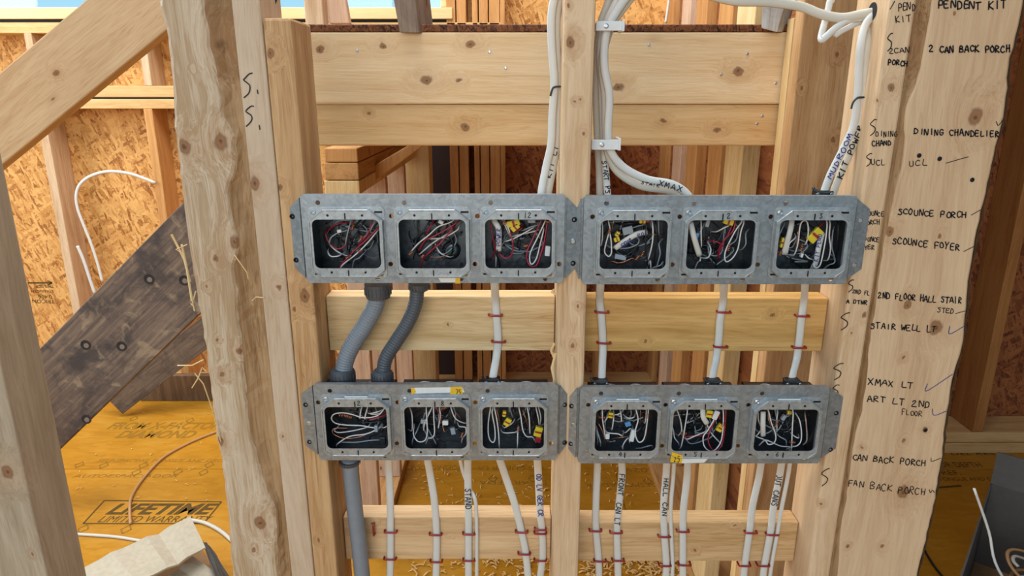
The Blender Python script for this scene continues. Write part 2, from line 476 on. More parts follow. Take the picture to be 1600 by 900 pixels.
# ------------------------------------------------------------------ writing
G = {
'A': [[(0,0),(2,6),(4,0)],[(1,2),(3.2,2)]], 'B': [[(0,0),(.2,6),(2.8,5.6),(3,4),(.3,3.2),(3.4,2.4),(3.2,.4),(0,0)]],
'C': [[(3.8,5),(2,6),(.3,4),(.3,1.6),(2,0),(3.8,.8)]], 'D': [[(.3,0),(.5,6),(3,5),(3.7,3),(2.8,.6),(0,0)]],
'E': [[(3.6,6),(.3,5.8),(.2,0),(3.6,.2)],[(.3,3),(2.8,3.2)]], 'F': [[(3.8,6),(.4,5.7),(.2,0)],[(.3,3),(2.9,3.2)]],
'G': [[(3.7,5.2),(2,6),(.3,4),(.4,1.2),(2.2,0),(3.7,1),(3.7,2.8),(2.2,2.7)]], 'H': [[(.3,6),(.2,0)],[(3.6,6),(3.5,0)],[(.2,3),(3.6,3.2)]],
'I': [[(2,6),(1.9,0)]], 'K': [[(.4,6),(.2,0)],[(3.7,6),(.4,2.8),(3.8,0)]], 'L': [[(.5,6),(.2,.2),(3.6,.1)]],
'M': [[(0,0),(.6,6),(2,2),(3.6,6),(4.2,0)]], 'N': [[(.1,0),(.4,6),(3.4,.2),(3.8,6)]],
'O': [[(2,6),(.3,4.2),(.4,1.4),(2,0),(3.7,1.6),(3.6,4.4),(2,6)]], 'P': [[(.2,0),(.5,6),(3,5.7),(3.5,4.2),(2.6,2.9),(.4,2.8)]],
'R': [[(.2,0),(.5,6),(3,5.6),(3.3,4.2),(.5,3),(3.8,0)]], 'S': [[(3.6,5.4),(1.6,6),(.5,4.6),(3,2.8),(3.2,1),(1.6,0),(.1,.8)]],
'T': [[(0,5.8),(4,6)],[(2,6),(1.8,0)]], 'U': [[(.4,6),(.5,1.2),(2,0),(3.5,1.2),(3.6,6)]], 'V': [[(.2,6),(1.9,0),(3.9,6)]],
'W': [[(0,6),(1,0),(2.1,4),(3.2,0),(4.2,6)]], 'X': [[(.2,6),(3.8,0)],[(3.8,6),(.1,0)]], 'Y': [[(.2,6),(2,3),(3.8,6)],[(2,3),(1.7,0)]],
'0': [[(2,6),(.4,4),(.5,1.4),(2,0),(3.5,1.8),(3.4,4.4),(2,6)]], '1': [[(2.2,6),(1.9,0)]], '2': [[(.4,4.8),(1.8,6),(3.4,4.8),(.3,.2),(3.8,.2)]],
'3': [[(.5,5.6),(3,5.6),(1.4,3.4),(3.4,2),(2,0),(.4,.6)]], '4': [[(3,0),(3.1,6),(.2,2.2),(4,2.2)]],
'5': [[(3.5,6),(.8,5.9),(.6,3.6),(2.6,3.7),(3.3,1.6),(1.8,0),(.3,.5)]], '6': [[(3,6),(.8,3.4),(.5,1.2),(2,0),(3.4,1.2),(2.8,2.8),(.7,2)]],
'7': [[(.3,5.9),(3.7,6),(1.4,0)]], '8': [[(2,3.2),(.6,4.6),(2,6),(3.4,4.6),(.5,1.4),(2,0),(3.6,1.4),(2,3.2)]], '.': [[(1.6,.6),(2,0)]], 'z': [[(3.7,6.2),(2.6,6.1),(.9,5.0),(.5,4.4),(1.4,3.9),(2.7,3.2),(3.0,2.3),(2.3,1.1),(.6,0)]],
}
TR = random.Random(3)
def ribbon(mb, pts, w, Y):
    """flat marker stroke in the XZ plane"""
    pts = [Vector((p.x, 0, p.z)) for p in pts]
    n = len(pts)
    L = []; R = []
    for i in range(n):
        d = pts[min(i+1, n-1)] - pts[max(i-1, 0)]
        if d.length < 1e-9: d = Vector((1,0,0))
        d.normalize(); s = Vector((-d.z, 0, d.x))*w/2
        if i == 0: p = pts[i] - d*w*.4
        elif i == n-1: p = pts[i] + d*w*.4
        else: p = pts[i]
        L.append(p + s); R.append(p - s)
    vs = [(p.x, Y, p.z) for p in L + R]
    mb.add(vs, [(i, i+1, n+i+1, n+i) for i in range(n-1)])
def write(text, x0, y0, x1, y1, h, Y, mat, parent, pen=.0013, name='marker_writing', jit=.35, vertical=False, up=None):
    """hand lettering from pixel (x0,y0) to (x1,y1) on the vertical plane at depth Y; h = letter height in pixels"""
    mb = MB()
    d = Vector((x1-x0, y1-y0)); ln = d.length; d.normalize()
    nrm = Vector((d.y, -d.x))             # up, in pixels
    adv = ln/max(1, len(text))
    if text == 'z': jit = .12
    for k, ch in enumerate(text):
        if ch == ' ': continue
        ox = TR.uniform(-.1, .1)*adv; oy = TR.uniform(-.12, .12)*h; hs = h*TR.uniform(.88, 1.12)
        for st in G[ch]:
            q = []
            for (a, b) in st:
                a += TR.uniform(-jit, jit); b += TR.uniform(-jit, jit)
                s = adv*k + ox + a/4.0*adv*.74
                pp = Vector((x0, y0)) + d*s + nrm*(b/6.0*hs + oy)
                q.append(px(pp.x, pp.y, Y))
            q = crom(q, 4) if len(q) > 2 else q
            ribbon(mb, q, pen, Y)
    return mb.build(name, mat, parent, fix=False)
def stroke(pp, Y, mat, parent, pen=.0013, name='marker_stroke'):
    mb = MB(); ribbon(mb, crom([px(x, y, Y) for x, y in pp], 5), pen, Y)
    return mb.build(name, mat, parent, fix=False)
def typed(text, mat, parent, fn, size, name='printed_text', shear=0.0, bold=0.0, spacing=1.0):
    """machine printing: fn maps flat (x,y) to a world point"""
    cu = bpy.data.curves.new('tmp', 'FONT'); cu.body = text; cu.size = size; cu.shear = shear; cu.offset = bold
    cu.space_character = spacing; cu.resolution_u = 3
    ob = bpy.data.objects.new('tmp', cu); me = ob.to_mesh()
    mb = MB(); mb.add([fn(v.co.x, v.co.y) for v in me.vertices], [tuple(p.vertices) for p in me.polygons])
    ob.to_mesh_clear(); bpy.data.objects.remove(ob); bpy.data.curves.remove(cu)
    return mb.build(name, mat, parent, fix=False)

# ================================================================== STRUCTURE
F = 1.04            # depth of the front faces of the near wall framing
SPEC = {'stud': ('dabc97', 'b99268'), 'rough': ('c9b495', 'a58561'), 'sboard': ('c9b196', 'a98c6a'), 'post': ('cda677', 'a2764a'),
        'list': ('d8bd98', 'bd9468'), 'beam': ('e9cba0', 'd3aa76'), 'beam2': ('dfb985', 'c4955b'), 'grey': ('b3a28a', '8b785f')}
def lumber(name, x0, x1, y0, y1, z0, z1, mat, parent=None, label=None, cat=None, kind=None, bevel=.003, knots=None, axis=2, group=None, kw=None):
    origin = Vector(((x0+x1)/2, (y0+y1)/2, z0))
    if isinstance(mat, str) and mat in SPEC:
        ks = [(tuple(px(a, b, y0) - origin), r*y0/1040.0) for a, b, r in (knots or [])]
        mat = wood(name + '_wood', *SPEC[mat], axis=axis, knots=ks, **(kw or {}))
    elif isinstance(mat, str): mat = M[mat]
    mb = MB(); mb.box(x0, x1, y0, y1, z0, z1)
    o = mb.build(name, mat, parent, origin=origin, bevel=bevel)
    return tag(o, label, cat, group, kind)
def nails(parent, pts, Y, r=.0032, name='nail_head', mat='zinc'):
    for a, b in pts:
        p = px(a, b, Y); mb = MB(); mb.lathe(p + Vector((0,.001,0)), (0,-1,0), [(0, r), (.0016, r), (.0022, r*.6)], 10)
        mb.build(name, M[mat], parent)

# ---- floor: sealed sub-floor sheets with tight joints
floor = empty('floor', (0, 2.0, 0), kind='structure')
mb = MB(); mb.box(-5, 5, -4, 4.2, -.25, -.022); mb.build('floor_base', M['back_y'], floor)
SEAM = pxz(250, 733, 0).y
rows = [SEAM - 1.22*k for k in range(-1, 6)]
for r, y1 in enumerate(rows):
    y0 = y1 - 1.22
    off = .55 if r % 2 else -.67
    x = -5.0 + off % 2.44 - 2.44
    while x < 5:
        a, b = max(-5, x), min(5, x+2.44)
        if b - a > .05:
            mb = MB(); mb.box(a+.0012, b-.0012, y0+.0012, min(y1, 4.19)-.0012, -.022, 0)
            mb.build('floor_panel', M['floor'], floor)
        x += 2.44
# ---- printing on the floor sheets (upright in the left bay, upside down in the middle)
def floor_text(text, x0, y0, x1, hpx, mat, shear=0.0, bold=0.0, flip=False):
    a, b = pxz(x0, y0, .0006), pxz(x1, y0, .0006)
    top = pxz(x0, y0-hpx, .0006)
    hh = abs(top.y - a.y)
    w = abs(b.x - a.x)
    cu = bpy.data.curves.new('tmp', 'FONT'); cu.body = text; cu.size = 1; cu.shear = shear
    ob = bpy.data.objects.new('tmp', cu); me = ob.to_mesh(); tw = max(v.co.x for v in me.vertices)
    ob.to_mesh_clear(); bpy.data.objects.remove(ob); bpy.data.curves.remove(cu)
    sx, sy = w/tw, hh/.7
    if flip: fn = lambda u, v: Vector((b.x - u*sx, top.y - v*sy, .0006))
    else: fn = lambda u, v: Vector((a.x + u*sx, a.y + v*sy, .0006))
    return typed(text, mat, floor, fn, 1.0, 'floor_print', shear, bold)
floor_text('LIFETIME', 163, 803, 330, 16, M['print'], .3, .035)
floor_text('LIMITED WARRANTY', 150, 816, 327, 10, M['print'], .25)
mb = MB()
cs = [pxz(*c, .0006) for c in ((163, 782), (346, 784), (318, 818), (130, 818))]
for p, q in zip(cs, cs[1:] + cs[:1]): mb.bar(p, q, .006, .0004, (0,0,1))
mb.build('floor_print_frame', M['print'], floor)
floor_text('FROM X-FACTOR', 165, 670, 340, 10, M['print2'], .2, .02)
floor_text('DIAMOND', 178, 684, 300, 11, M['print2'], .2, .03)
floor_text('SELF-SPACING TONGUE AND GROOVE', 150, 722, 372, 5, M['print2'], .15)
floor_text('AUTOESPACIADOR', 112, 746, 276, 5, M['print2'], .15)
floor_text('4/8 DE PULGADAS', 225, 626, 302, 4, M['print2'], .15)
floor_text('AUTOESPACIADOR', 640, 735, 735, 8, M['print2'], 0, 0, True)
floor_text('NO CUBRIR LA', 746, 735, 850, 7, M['print2'], 0, 0, True)
floor_text('LA ARTIEDA.', 745, 757, 855, 6, M['print2'], 0, 0, True)
floor_text('0-E0-02V', 975, 738, 1065, 7, M['print2'], 0, 0, True)
floor_text('AUTOESPACIADOR', 915, 761, 1066, 6, M['print2'], 0, 0, True)
floor_text('OR DEPTH', 1470, 730, 1538, 8, M['print'], .15)
floor_text('REF.', 1473, 742, 1503, 7, M['print'], .15)
floor_text('TONGUE AND GROOVE', 1468, 751, 1590, 5, M['print'], .15)
floor_text('DEL REST', 1486, 711, 1570, 5, M['print'], .15)
mb = MB(); a, b = pxz(1462, 762, .0006), pxz(1502, 759, .0006); mb.bar(a, b, .012, .0004, (0,0,1)); mb.build('floor_print', M['print'], floor)
for (a, b) in ((124, 726), (162, 727), (224, 727), (213, 738), (278, 737), (318, 738), (209, 654), (297, 657), (327, 726), (197, 827), (130, 826), (272, 597),
               (345, 650), (585, 742), (770, 748), (832, 748), (1012, 752)):
    p = pxz(a, b, .0006); mb = MB(); s = .018
    q = [p + Vector(v) for v in ((-s,0,0),(0,s*1.4,0),(s,0,0),(0,-s*1.4,0))]
    for u, w in zip(q, q[1:] + q[:1]): mb.bar(u, w, .005, .0004, (0,0,1))
    mb.build('floor_print_mark', M['print2'], floor)

# ---- unseen ceiling slab, cut to cover only the right side and darken it
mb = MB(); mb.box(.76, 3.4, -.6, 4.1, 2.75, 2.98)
tag(mb.build('ceiling', M['osb_shaded']), kind='structure')

# ---- back wall
YB = 3.35
wb = empty('wall_back', (0, YB, 0), kind='structure')
def bz(y): return zy(y, YB)
zt = [bz(v) for v in (12, 30, 35, 52, 134, 152, 155, 170)]
# sheathing panels
def panel(name, x0, x1, z0, z1, mat, y0=YB+.14, y1=YB+.152, par=wb):
    mb = MB(); mb.box(x0, x1, y0, y1, z0, z1); return mb.build(name, M[mat], par)
panel('sheathing_panel', -4.0, -1.9575, 0, zt[3]-.018, 'osb_wall')
panel('sheathing_panel', -1.9573, -.6375, 0, zt[3]-.018, 'osb_wall')
panel('sheathing_panel', -.6373, .5825, 0, zt[3]-.018, 'osb_shaded')
panel('sheathing_panel', .5827, 3.4, 0, zt[3]-.018, 'osb_shaded')
panel('sheathing_panel', -4.0, -.05, zt[3]-.018, zt[0], 'osb_wall')
panel('sheathing_panel', xx(707, 20, YB), 3.4, zt[0], 2.75, 'osb_wall')
panel('sheathing_panel', -.05, 3.4, zt[3]-.018, zt[0], 'osb_wall')
# long plates, left part of the wall
for (a, b, n) in ((zt[7], zt[6], 'plate'), (zt[5], zt[4], 'plate'), (zt[3], zt[2], 'plate')):
    lumber(n, -4.0, -.05, YB, YB+.14, a, b, 'back_h', wb)
lumber('bottom_plate', -4.0, 3.4, YB, YB+.14, 0, .04, 'back_h', wb)
mb = MB(); mb.box(-4, xx(712, 20, YB), YB+.004, YB+.13, zt[2]+.0, zt[1]-.0); mb.build('gap_shade', M['black_gap'], wb)  # black strip painted in for the dark of an open gap
mb = MB(); mb.box(-4, -.05, YB+.006, YB+.13, zt[6], zt[5]); mb.build('gap_shade', M['black_gap'], wb)
XW = xx(707, 20, YB)
lumber('window_sill_trim', -4.0, XW, YB-.01, YB+.018, zt[1], zt[0], 'sill', wb)
# studs of the lower wall and of the knee wall above, at the photographed spacing
for k in range(-2, 8):
    x = -2.265 + .514*k
    if x > -.6: break
    lumber('stud', x, x+.042, YB, YB+.14, .04, zt[7], 'back_v' if k % 2 else 'stud_v', wb)
for k, (a, b) in enumerate(((38, 60), (215, 60))):
    x = xx(a, b, YB); lumber('knee_stud', x, x+.036, YB, YB+.14, zt[4], zt[3], 'stud_v', wb)
for x in (-3.3, -1.2): lumber('knee_stud', x, x+.036, YB, YB+.14, zt[4], zt[3], 'stud_v', wb)
# studs seen in the middle below and above the landing
for (a, b) in ((703, 717), (718, 733), (741, 750), (751, 765), (766, 782), (782, 790)):
    x0, x1 = xx(a, 270, YB), xx(b, 270, YB)
    lumber('stud', x0+.001, x1-.001, YB, YB+.14, .04, 2.7, 'back_v', wb)
x0, x1 = xx(630, 270, YB-.14), xx(671, 270, YB-.14)
lumber('double_stud', x0, x1, YB-.14, YB-.002, .04, zt[7]-.1, 'cream_v', wb)
lumber('cripple_block', x0-.01, x1, YB-.15, YB-.002, 0, .04, 'back_h', wb)
mb = MB(); mb.box(xx(672, 270, YB), xx(703, 270, YB), YB+.1, YB+.13, .04, zt[7]); mb.build('recess_shade_panel', M['recess_shade'], wb)  # dark panel added where the wall has only a shadowed recess
for (a, b, m) in ((930, 938, 'back_v'), (1020, 1048, 'back_v')):
    x0, x1 = xx(a, 570, YB), xx(b, 570, YB)
    lumber('stud', x0, x1, YB, YB+.14, .04, 1.4, m, wb)
for (a, b, m) in ((1052, 1072, 'back_v'), (1078, 1092, 'cream_v'), (1094, 1118, 'stud_v'), (1120, 1146, 'stud_v'), (1149, 1154, 'cream_v'), (1156, 1185, 'stud_v')):
    x0, x1 = xx(a, 15, YB), xx(b, 15, YB)
    lumber('stud', x0, x1, YB, YB+.14, zt[3], 2.7, m, wb)
stamp_y = YB + .139
def wall_text(text, x0, y0, x1, hpx, flip=True):
    a, b, top = px(x0, y0, stamp_y), px(x1, y0, stamp_y), px(x0, y0-hpx, stamp_y)
    w, hh = b.x - a.x, top.z - a.z
    n = len(text)*.6
    typed(text, M['print'], wb, lambda u, v: Vector((b.x - u*w/n, stamp_y, top.z - v*hh/.7)), 1.0, 'panel_stamp')
wall_text('THIS SIDE', 48, 450, 84, 5); wall_text('STRENGTH', 50, 457, 84, 4); wall_text('0.406', 52, 467, 82, 6); wall_text('TRICON', 52, 474, 86, 6)
stroke([(44, 442), (80, 442)], stamp_y, M['print'], wb, .008, 'panel_stamp')
stroke([(75, 439), (81, 442), (75, 445)], stamp_y, M['print'], wb, .006, 'panel_stamp')

# ---- windows above the sill
def window(name, x0, x1, z0, z1, mull=()):
    w = empty(name, ((x0+x1)/2, YB+.07, z0), kind='structure')
    fr = .055
    for (a, b, c, d, n) in ((x0, x1, z0-.026, z0+.004, 'frame_rail'), (x0, x1, z1-fr, z1, 'frame_rail'), (x0, x0+fr, z0+.004, z1-fr, 'frame_stile'), (x1-fr, x1, z0+.004, z1-fr, 'frame_stile')):
        lumber(n, a, b, YB+.02, YB+.12, c, d, 'sill', w)
    mb = MB(); mb.box(x0+fr-.005, x1-fr+.005, YB+.066, YB+.072, z0, z1-fr+.005); mb.build('glass_pane', M['glass'], w)
    return w
window('window_1', -3.6, -1.55, zt[0], 2.7)
window('window_2', xx(405, 20, YB), xx(707, 20, YB), zt[0], 2.7)
mb = MB(); mb.box(xx(707, 20, YB)+.002, xx(712, 20, YB), YB+.01, YB+.12, zt[0], 2.7); mb.build('gap_shade', M['black_gap'], wb)
panel('sheathing_panel', -4.0, -3.6, zt[3]-.018, 2.75, 'osb_wall'); panel('sheathing_panel', -1.55, xx(405, 20, YB), zt[3]-.018, 2.75, 'osb_wall')
panel('sheathing_panel', -3.6, -1.55, 2.702, 2.75, 'osb_wall')

# ---- short partition running back on the left of the bays
wl = empty('wall_middle_left', (-.49, 2.6, 0), kind='structure')
zs = [zy(v, 2.0) for v in (305, 282, 254, 231)]
XL0, XL1 = -.548, -.446
for i in range(3):
    lumber('top_plate', XL0 + .003*i, XL1, 2.0, 3.2, zs[i]+.001, zs[i+1]-.001, ('cream_v', 'back_y', 'back_v')[i] if i != 1 else 'back_y', wl)
lumber('bottom_plate', XL0, XL1, 2.0, 3.2, 0, .04, 'back_y', wl)
lumber('stud', -.503, XL1, 2.0, 2.04, .04, zs[0], 'pink_v', wl)
lumber('stud', XL0, XL1, 2.42, 2.46, .04, zs[0], 'pink_v', wl)
lumber('stud', XL0, XL1, 2.85, 2.89, .04, zs[0], 'pink_v', wl)
x0, x1 = xx(598, 270, 2.95), xx(624, 270, 2.95)
lumber('stud', x0, x1, 2.95, 3.04, .04, 1.6, 'pink_v', wl)
x0, x1 = xx(612, 570, 3.0), xx(638, 570, 3.0)
lumber('stud', x0, x1, 3.05, 3.14, .04, 1.6, 'stud_v', wl)
# ---- partition running back on the right
wr = empty('wall_middle_right', (.62, 2.1, 0), kind='structure')
lumber('stud', .581, .627, 1.75, 1.89, .04, 2.7, 'cream_v', wr)
lumber('stud', .633, .672, 2.1, 2.24, .04, 2.7, 'back_v', wr)
lumber('stud', .664, .702, 2.5, 2.64, .04, 2.7, 'back_v', wr)
lumber('stud', .705, .745, 2.9, 3.04, .04, 2.7, 'pink_v', wr)
lumber('bottom_plate', .575, .75, 1.74, 3.2, 0, .04, 'back_y', wr)
panel('sheathing_panel', .765, .777, .04, 2.7, 'osb_shaded', 1.9, 3.34, wr)
# ---- wall on the right
YR = 2.68
wrr = empty('wall_right', (2.3, YR, 0), kind='structure')
xr = xx(1597, 300, YR)
lumber('stud', xr, xr+.045, YR, YR+.16, .10, 2.7, 'rshade_v', wrr)
lumber('stud', xr+.55, xr+.59, YR, YR+.16, .10, 2.7, 'back_v', wrr)
lumber('stud', xr-.55, xr-.51, YR, YR+.16, .10, 2.7, 'back_v', wrr)
lumber('stud', .95, .99, YR, YR+.16, .10, 2.7, 'back_v', wrr)
lumber('bottom_plate', .80, 3.4, YR-.005, YR+.16, 0, .048, 'back_h', wrr)
lumber('bottom_plate', .80, 3.4, YR, YR+.16, .05, .098, 'back_h', wrr)
mb = MB(); mb.box(.80, 3.4, YR+.162, YR+.176, 0, 2.7); mb.build('sheathing_panel', M['osb_shaded'], wrr)
mb = MB(); mb.box(3.4, 3.42, -1.5, 4.1, 0, 2.7); tag(mb.build('wall_far_right', M['osb_shaded']), kind='structure')

# ---- landing: subfloor sheet on a header of two planks
YH = 1.47
lz = [zy(v, YH) for v in (38, 50, 163, 228)]
mb = MB(); mb.box(-.46, .56, YH, 3.30, lz[1], lz[0])
tag(mb.build('landing_subfloor', M['osb_edge'], bevel=.002), 'dark brown oriented strand board edge lying along the top of the wide header', 'subfloor')
hd = lumber('header_plank', -.46, .565, YH, YH+.04, lz[2]+.0005, lz[1], 'beam', None, 'wide pale header plank directly beneath the dark strand board edge', 'plank',
       axis=0, knots=[(666, 125, 8), (500, 77, 6), (966, 136, 7), (1153, 112, 7), (598, 72, 5), (735, 70, 6), (717, 126, 4)], kw=dict(knotty=.35, contrast=.75))
nails(hd, [(558, 79), (765, 81), (790, 106), (1014, 70), (1168, 84), (1127, 116), (1212, 130)], YH)
hd2 = lumber('header_plank', -.46, .565, YH+.004, YH+.044, lz[3], lz[2]-.0005, 'beam2', None, 'narrower amber header plank, lower of the two across the top of both bays', 'plank',
       axis=0, knots=[(727, 199, 6), (1036, 189, 4), (1120, 203, 5), (577, 178, 3)], kw=dict(knotty=.3, contrast=.8))
nails(hd2, [(1191, 181), (1183, 193)], YH+.004)
XB = .553
lumber('wide_board', XB, XB+.17, 1.39, 1.43, 0, 2.7, 'post', None, 'wide brown upright board behind the right bay, beside the header end', 'board',
       knots=[(1308, 85, 4), (1302, 219, 4), (1252, 137, 3), (1270, 574, 3)], kw=dict(knotty=.3))
mb = MB(); mb.box(XB-.001, XB+.016, 1.431, 1.462, 0, 1.66)  # added paler strip standing in for the wide board's own left side
tag(mb.build('edge_strip', M['cream_v'], bevel=.001), 'thin orange left edge of the wide brown board, made as a separate strip', 'strip')

# ---- pieces standing on the landing
def slanted(name, quad, Y, t, mat, label, cat, parent=None):
    p = [px(a, b, Y) for a, b in quad]
    mb = MB(); mb.hexa(p + [q + Vector((0, t, 0)) for q in p])
    o = mb.build(name, mat if not isinstance(mat, str) else M[mat], parent, bevel=.003)
    return tag(o, label, cat)
M['weathered'] = wood('weathered_grey_wood', '9a8674', '6e5a4a', 2, dirt=.3)
M['dark_brown_v'] = wood('dark_side_wood', '7a5f45', '4f3a28', 2)
M['whitewash'] = wood('white_painted_wood', 'cfd0ce', 'a9a39a', 2, dirt=.25)
mb = MB()
a, b = px(652, 52, 1.45), px(632, -60, 1.45)
q = [px(625, 51, 1.44), px(656, 52, 1.44), px(636, -70, 1.44), px(596, -70, 1.44)]
q = [px(624, 51, 1.455), px(655, 52, 1.455), px(640, -80, 1.455), px(600, -80, 1.455)]
br = [px(672, 47, 1.50), px(656, -80, 1.50)]
mb.hexa(q + [q[0] + Vector((.03,.07,.01)), q[1] + Vector((.022,.07,.01)), q[2] + Vector((.022,.07,0)), q[3] + Vector((.03,.07,0))])
tag(mb.build('grey_brace', M['weathered'], bevel=.002), 'weathered grey brace standing on the landing edge left of the centre stud', 'brace')
mb = MB()
q = [px(1189, 44, 1.452), px(1214, 51, 1.452), px(1246, -60, 1.452), px(1196, -60, 1.452)]
mb.hexa(q + [v + Vector((.03,.03,.004)) for v in q])
pb = tag(mb.build('painted_brace', M['whitewash'], bevel=.002), 'white painted brace with a dark side standing at the right end of the landing', 'brace')
mb = MB(); k = Vector((.048, .075, .012))
mb.hexa([q[1] + Vector((.0015,.001,0)), q[1] + k, q[2] + k, q[2] + Vector((.0015,.001,0))] + [v + Vector((.002,.012,0)) for v in (q[1], q[1] + k, q[2] + k, q[2])])
mb.build('dark_side', M['dark_brown_v'], pb)  # dark brown slab covering the brace's right side
lumber('landing_post', xx(476, 20, 2.3), xx(505, 20, 2.3), 2.3, 2.36, lz[0], 2.7, 'stud_v', None, 'pale post standing on the landing in front of the window', 'post')
slanted('landing_brace', [(514, 37), (546, 37), (528, -60), (490, -60)], 2.45, .04, 'pink_v', 'reddish slanting brace just right of the pale post before the window', 'brace')
slanted('stair_brace', [(562, 300), (562, 272), (650, 220), (672, 220)], 2.25, .04, 'back_v', 'brown sloping brace below the header behind the stacked plates', 'brace')

# ================================================================== NEAR FRAMING
ZTOP = 2.2
# left foreground stud
fs = lumber('wall_stud', -.93, -.838, F+.0, F+.098, 0, 2.4, 'grey', None, 'leftmost pale stud with a greyish side, cut off by the picture edge', 'stud',
       knots=[(12, 738, 12), (60, 520, 4), (50, 866, 3)], kw=dict(contrast=.8))
# rough live edge post
tabL = sorted([(zy(y, F), xx(x, y, F)) for x, y in ((240, -60), (245, 0), (258, 60), (264, 120), (270, 200), (278, 280), (288, 360), (302, 450), (318, 540), (325, 600), (332, 660), (336, 690), (343, 720), (352, 800), (361, 900), (366, 960))])
tabR = sorted([(zy(y, F), xx(x, y, F)) for x, y in ((316, -60), (318, 0), (326, 60), (340, 120), (350, 180), (366, 215), (366, 250), (355, 300), (362, 345), (373, 380), (366, 420), (376, 520), (383, 600), (388, 660), (408, 740), (430, 800), (432, 850), (436, 900), (438, 960))])
mb = MB(); zz = 0.0; rings = []
rr = random.Random(11)
while zz < 2.0:
    xl = interp(tabL, zz) + rr.uniform(-.0012, .0012); xr_ = interp(tabR, zz) + rr.uniform(-.0015, .0015); e = rr.uniform(0, .003)
    xs = -.3985
    wv = .0035*math.sin(zz*9) 
    rings.append([(xl-.004+e, F+.095, zz), (xl-.005-e, F+.03, zz), (xl-.002, F+.012+e, zz), (xl+.006+e, F+.001, zz), (xl*.65+xr_*.35, F-.001, zz), (xl*.3+xr_*.7, F-.001, zz),
                  (xr_-.004, F, zz), (xr_+.001+e, F+.005, zz), (xr_*.5+xs*.5, F+.010+e+wv*.4, zz), (xs-.001, F+.009, zz), (xs, F+.095, zz)])
    zz += .014
n = len(rings[0])
vs = [v for r in rings for v in r]; fsx = []
for i in range(len(rings)-1):
    for j in range(n):
        a, b = i*n+j, i*n+(j+1) % n
        fsx.append((a, b, b+n, a+n))
fsx += [tuple(range(n-1, -1, -1)), tuple(range((len(rings)-1)*n, len(rings)*n))]
mb.add(vs, fsx)
org = Vector((-.45, F+.05, 0))
kn = [(288, 230, 11), (345, 222, 12), (366, 378, 10), (338, 405, 6), (344, 690, 8), (407, 817, 12), (348, 70, 14), (373, 548, 5), (348, 584, 5), (300, 106, 2), (324, 448, 3), (392, 510, 4), (397, 858, 5), (340, 531, 3)]
mrough = wood('live_edge_post_wood', 'd0bda2', 'a98c6a', 2, [(tuple(px(a, b, F) - org), r*F/1040) for a, b, r in kn], knotty=.3, contrast=1.25)
rough = tag(mb.build('live_edge_post', mrough, origin=org), 'rough live-edge post with splintered left side and large dark knots', 'post')
# bark-brown waney strip and splinters
M['wane'] = wood('waney_brown_wood', 'b08e66', '876440', 2, [(tuple(px(345, 70, F) - Vector((-.41, F+.012, 0))), .013)], knotty=.5, contrast=1.3)
def strip(rows, parent, org=None):
    n = len(rows[0]); mb = MB()
    mb.add([v for r in rows for v in r], [(i*n+j, i*n+(j+1) % n, (i+1)*n+(j+1) % n, (i+1)*n+j) for i in range(len(rows)-1) for j in range(n)] + [tuple(range(n-1,-1,-1)), tuple(range((len(rows)-1)*n, len(rows)*n))])
    return mb.build('waney_edge', M['wane'], parent, origin=org)
rows_ = []
for r in rings:
    a, b, c = Vector(r[7]), Vector(r[8]), Vector(r[9]); u = Vector((0, -.0012, 0))
    rows_.append([a + Vector((-.003, -.0022, 0)), a + u, b + u, c + u, c + Vector((0,.004,0)), a + Vector((0,.004,0))])
strip(rows_, rough, Vector((-.41, F+.012, 0)))
for i, pts in enumerate(([(297, 440), (288, 405), (268, 366)], [(300, 470), (292, 420), (284, 382)], [(284, 395), (275, 390), (292, 382)], [(345, 690), (332, 640), (318, 600), (304, 583)], [(300, 606), (310, 590), (316, 574), (322, 580)],
                         [(318, 562), (300, 571), (277, 571)], [(304, 486), (301, 472), (306, 455)], [(302, 478), (298, 474)], [(366, 398), (376, 412), (386, 426), (388, 436)], [(394, 470), (400, 464), (412, 465)])):
    mb = MB(); mb.tube([px(a, b, F-.004 - .002*(i % 3)) for a, b in pts], .0018 if i < 2 else .0010, n=5); mb.build('splinter', M['cream_v'], rough)
# S board
sb = lumber('marked_board', -.3975, -.3565, F, F+.095, 0, 2.4, 'sboard', None, 'pale narrow board marked with two black S shapes beside the live-edge post', 'board',
       knots=[(398, 287, 9), (436, 449, 5), (441, 682, 2)], kw=dict(knotty=.3, contrast=.7))
write('z', 380, 153, 401.7, 153, 38, F-.0006, M['ink'], sb, .0019); stroke([(402, 141), (403, 146)], F-.0006, M['ink'], sb, .0018)
write('z', 384, 199, 404.15, 199, 30, F-.0006, M['ink'], sb, .0019); stroke([(405, 196), (406, 202)], F-.0006, M['ink'], sb, .0018)
mb = MB()
for k, (ya, za) in enumerate(((.052, 1.672), (.060, 1.660), (.068, 1.648))):
    for (a, b) in (((0, 0), (0, .012)), ((0, .012), (.006, .010)), ((.006, .010), (.005, .004)), ((.005, .004), (0, .005))):
        A = Vector((-.3562, F+ya+a[0], za+a[1])); B = Vector((-.3562, F+ya+b[0], za+b[1])); mb.bar(A, B, .0016, .0006, (1,0,0))
mb.build('marker_writing', M['ink'], sb, fix=False)
# post that carries the left brackets
post = lumber('wall_post', -.356, -.3145, F, F+.1, 0, zy(28, F), 'post', None, 'orange-tan post ending below the top, left brackets screwed to its face', 'post',
       knots=[(423, 82, 6), (437, 294, 5), (477, 463, 9), (460, 484, 4), (498, 845, 3)], bevel=.004, kw=dict(knotty=.4))
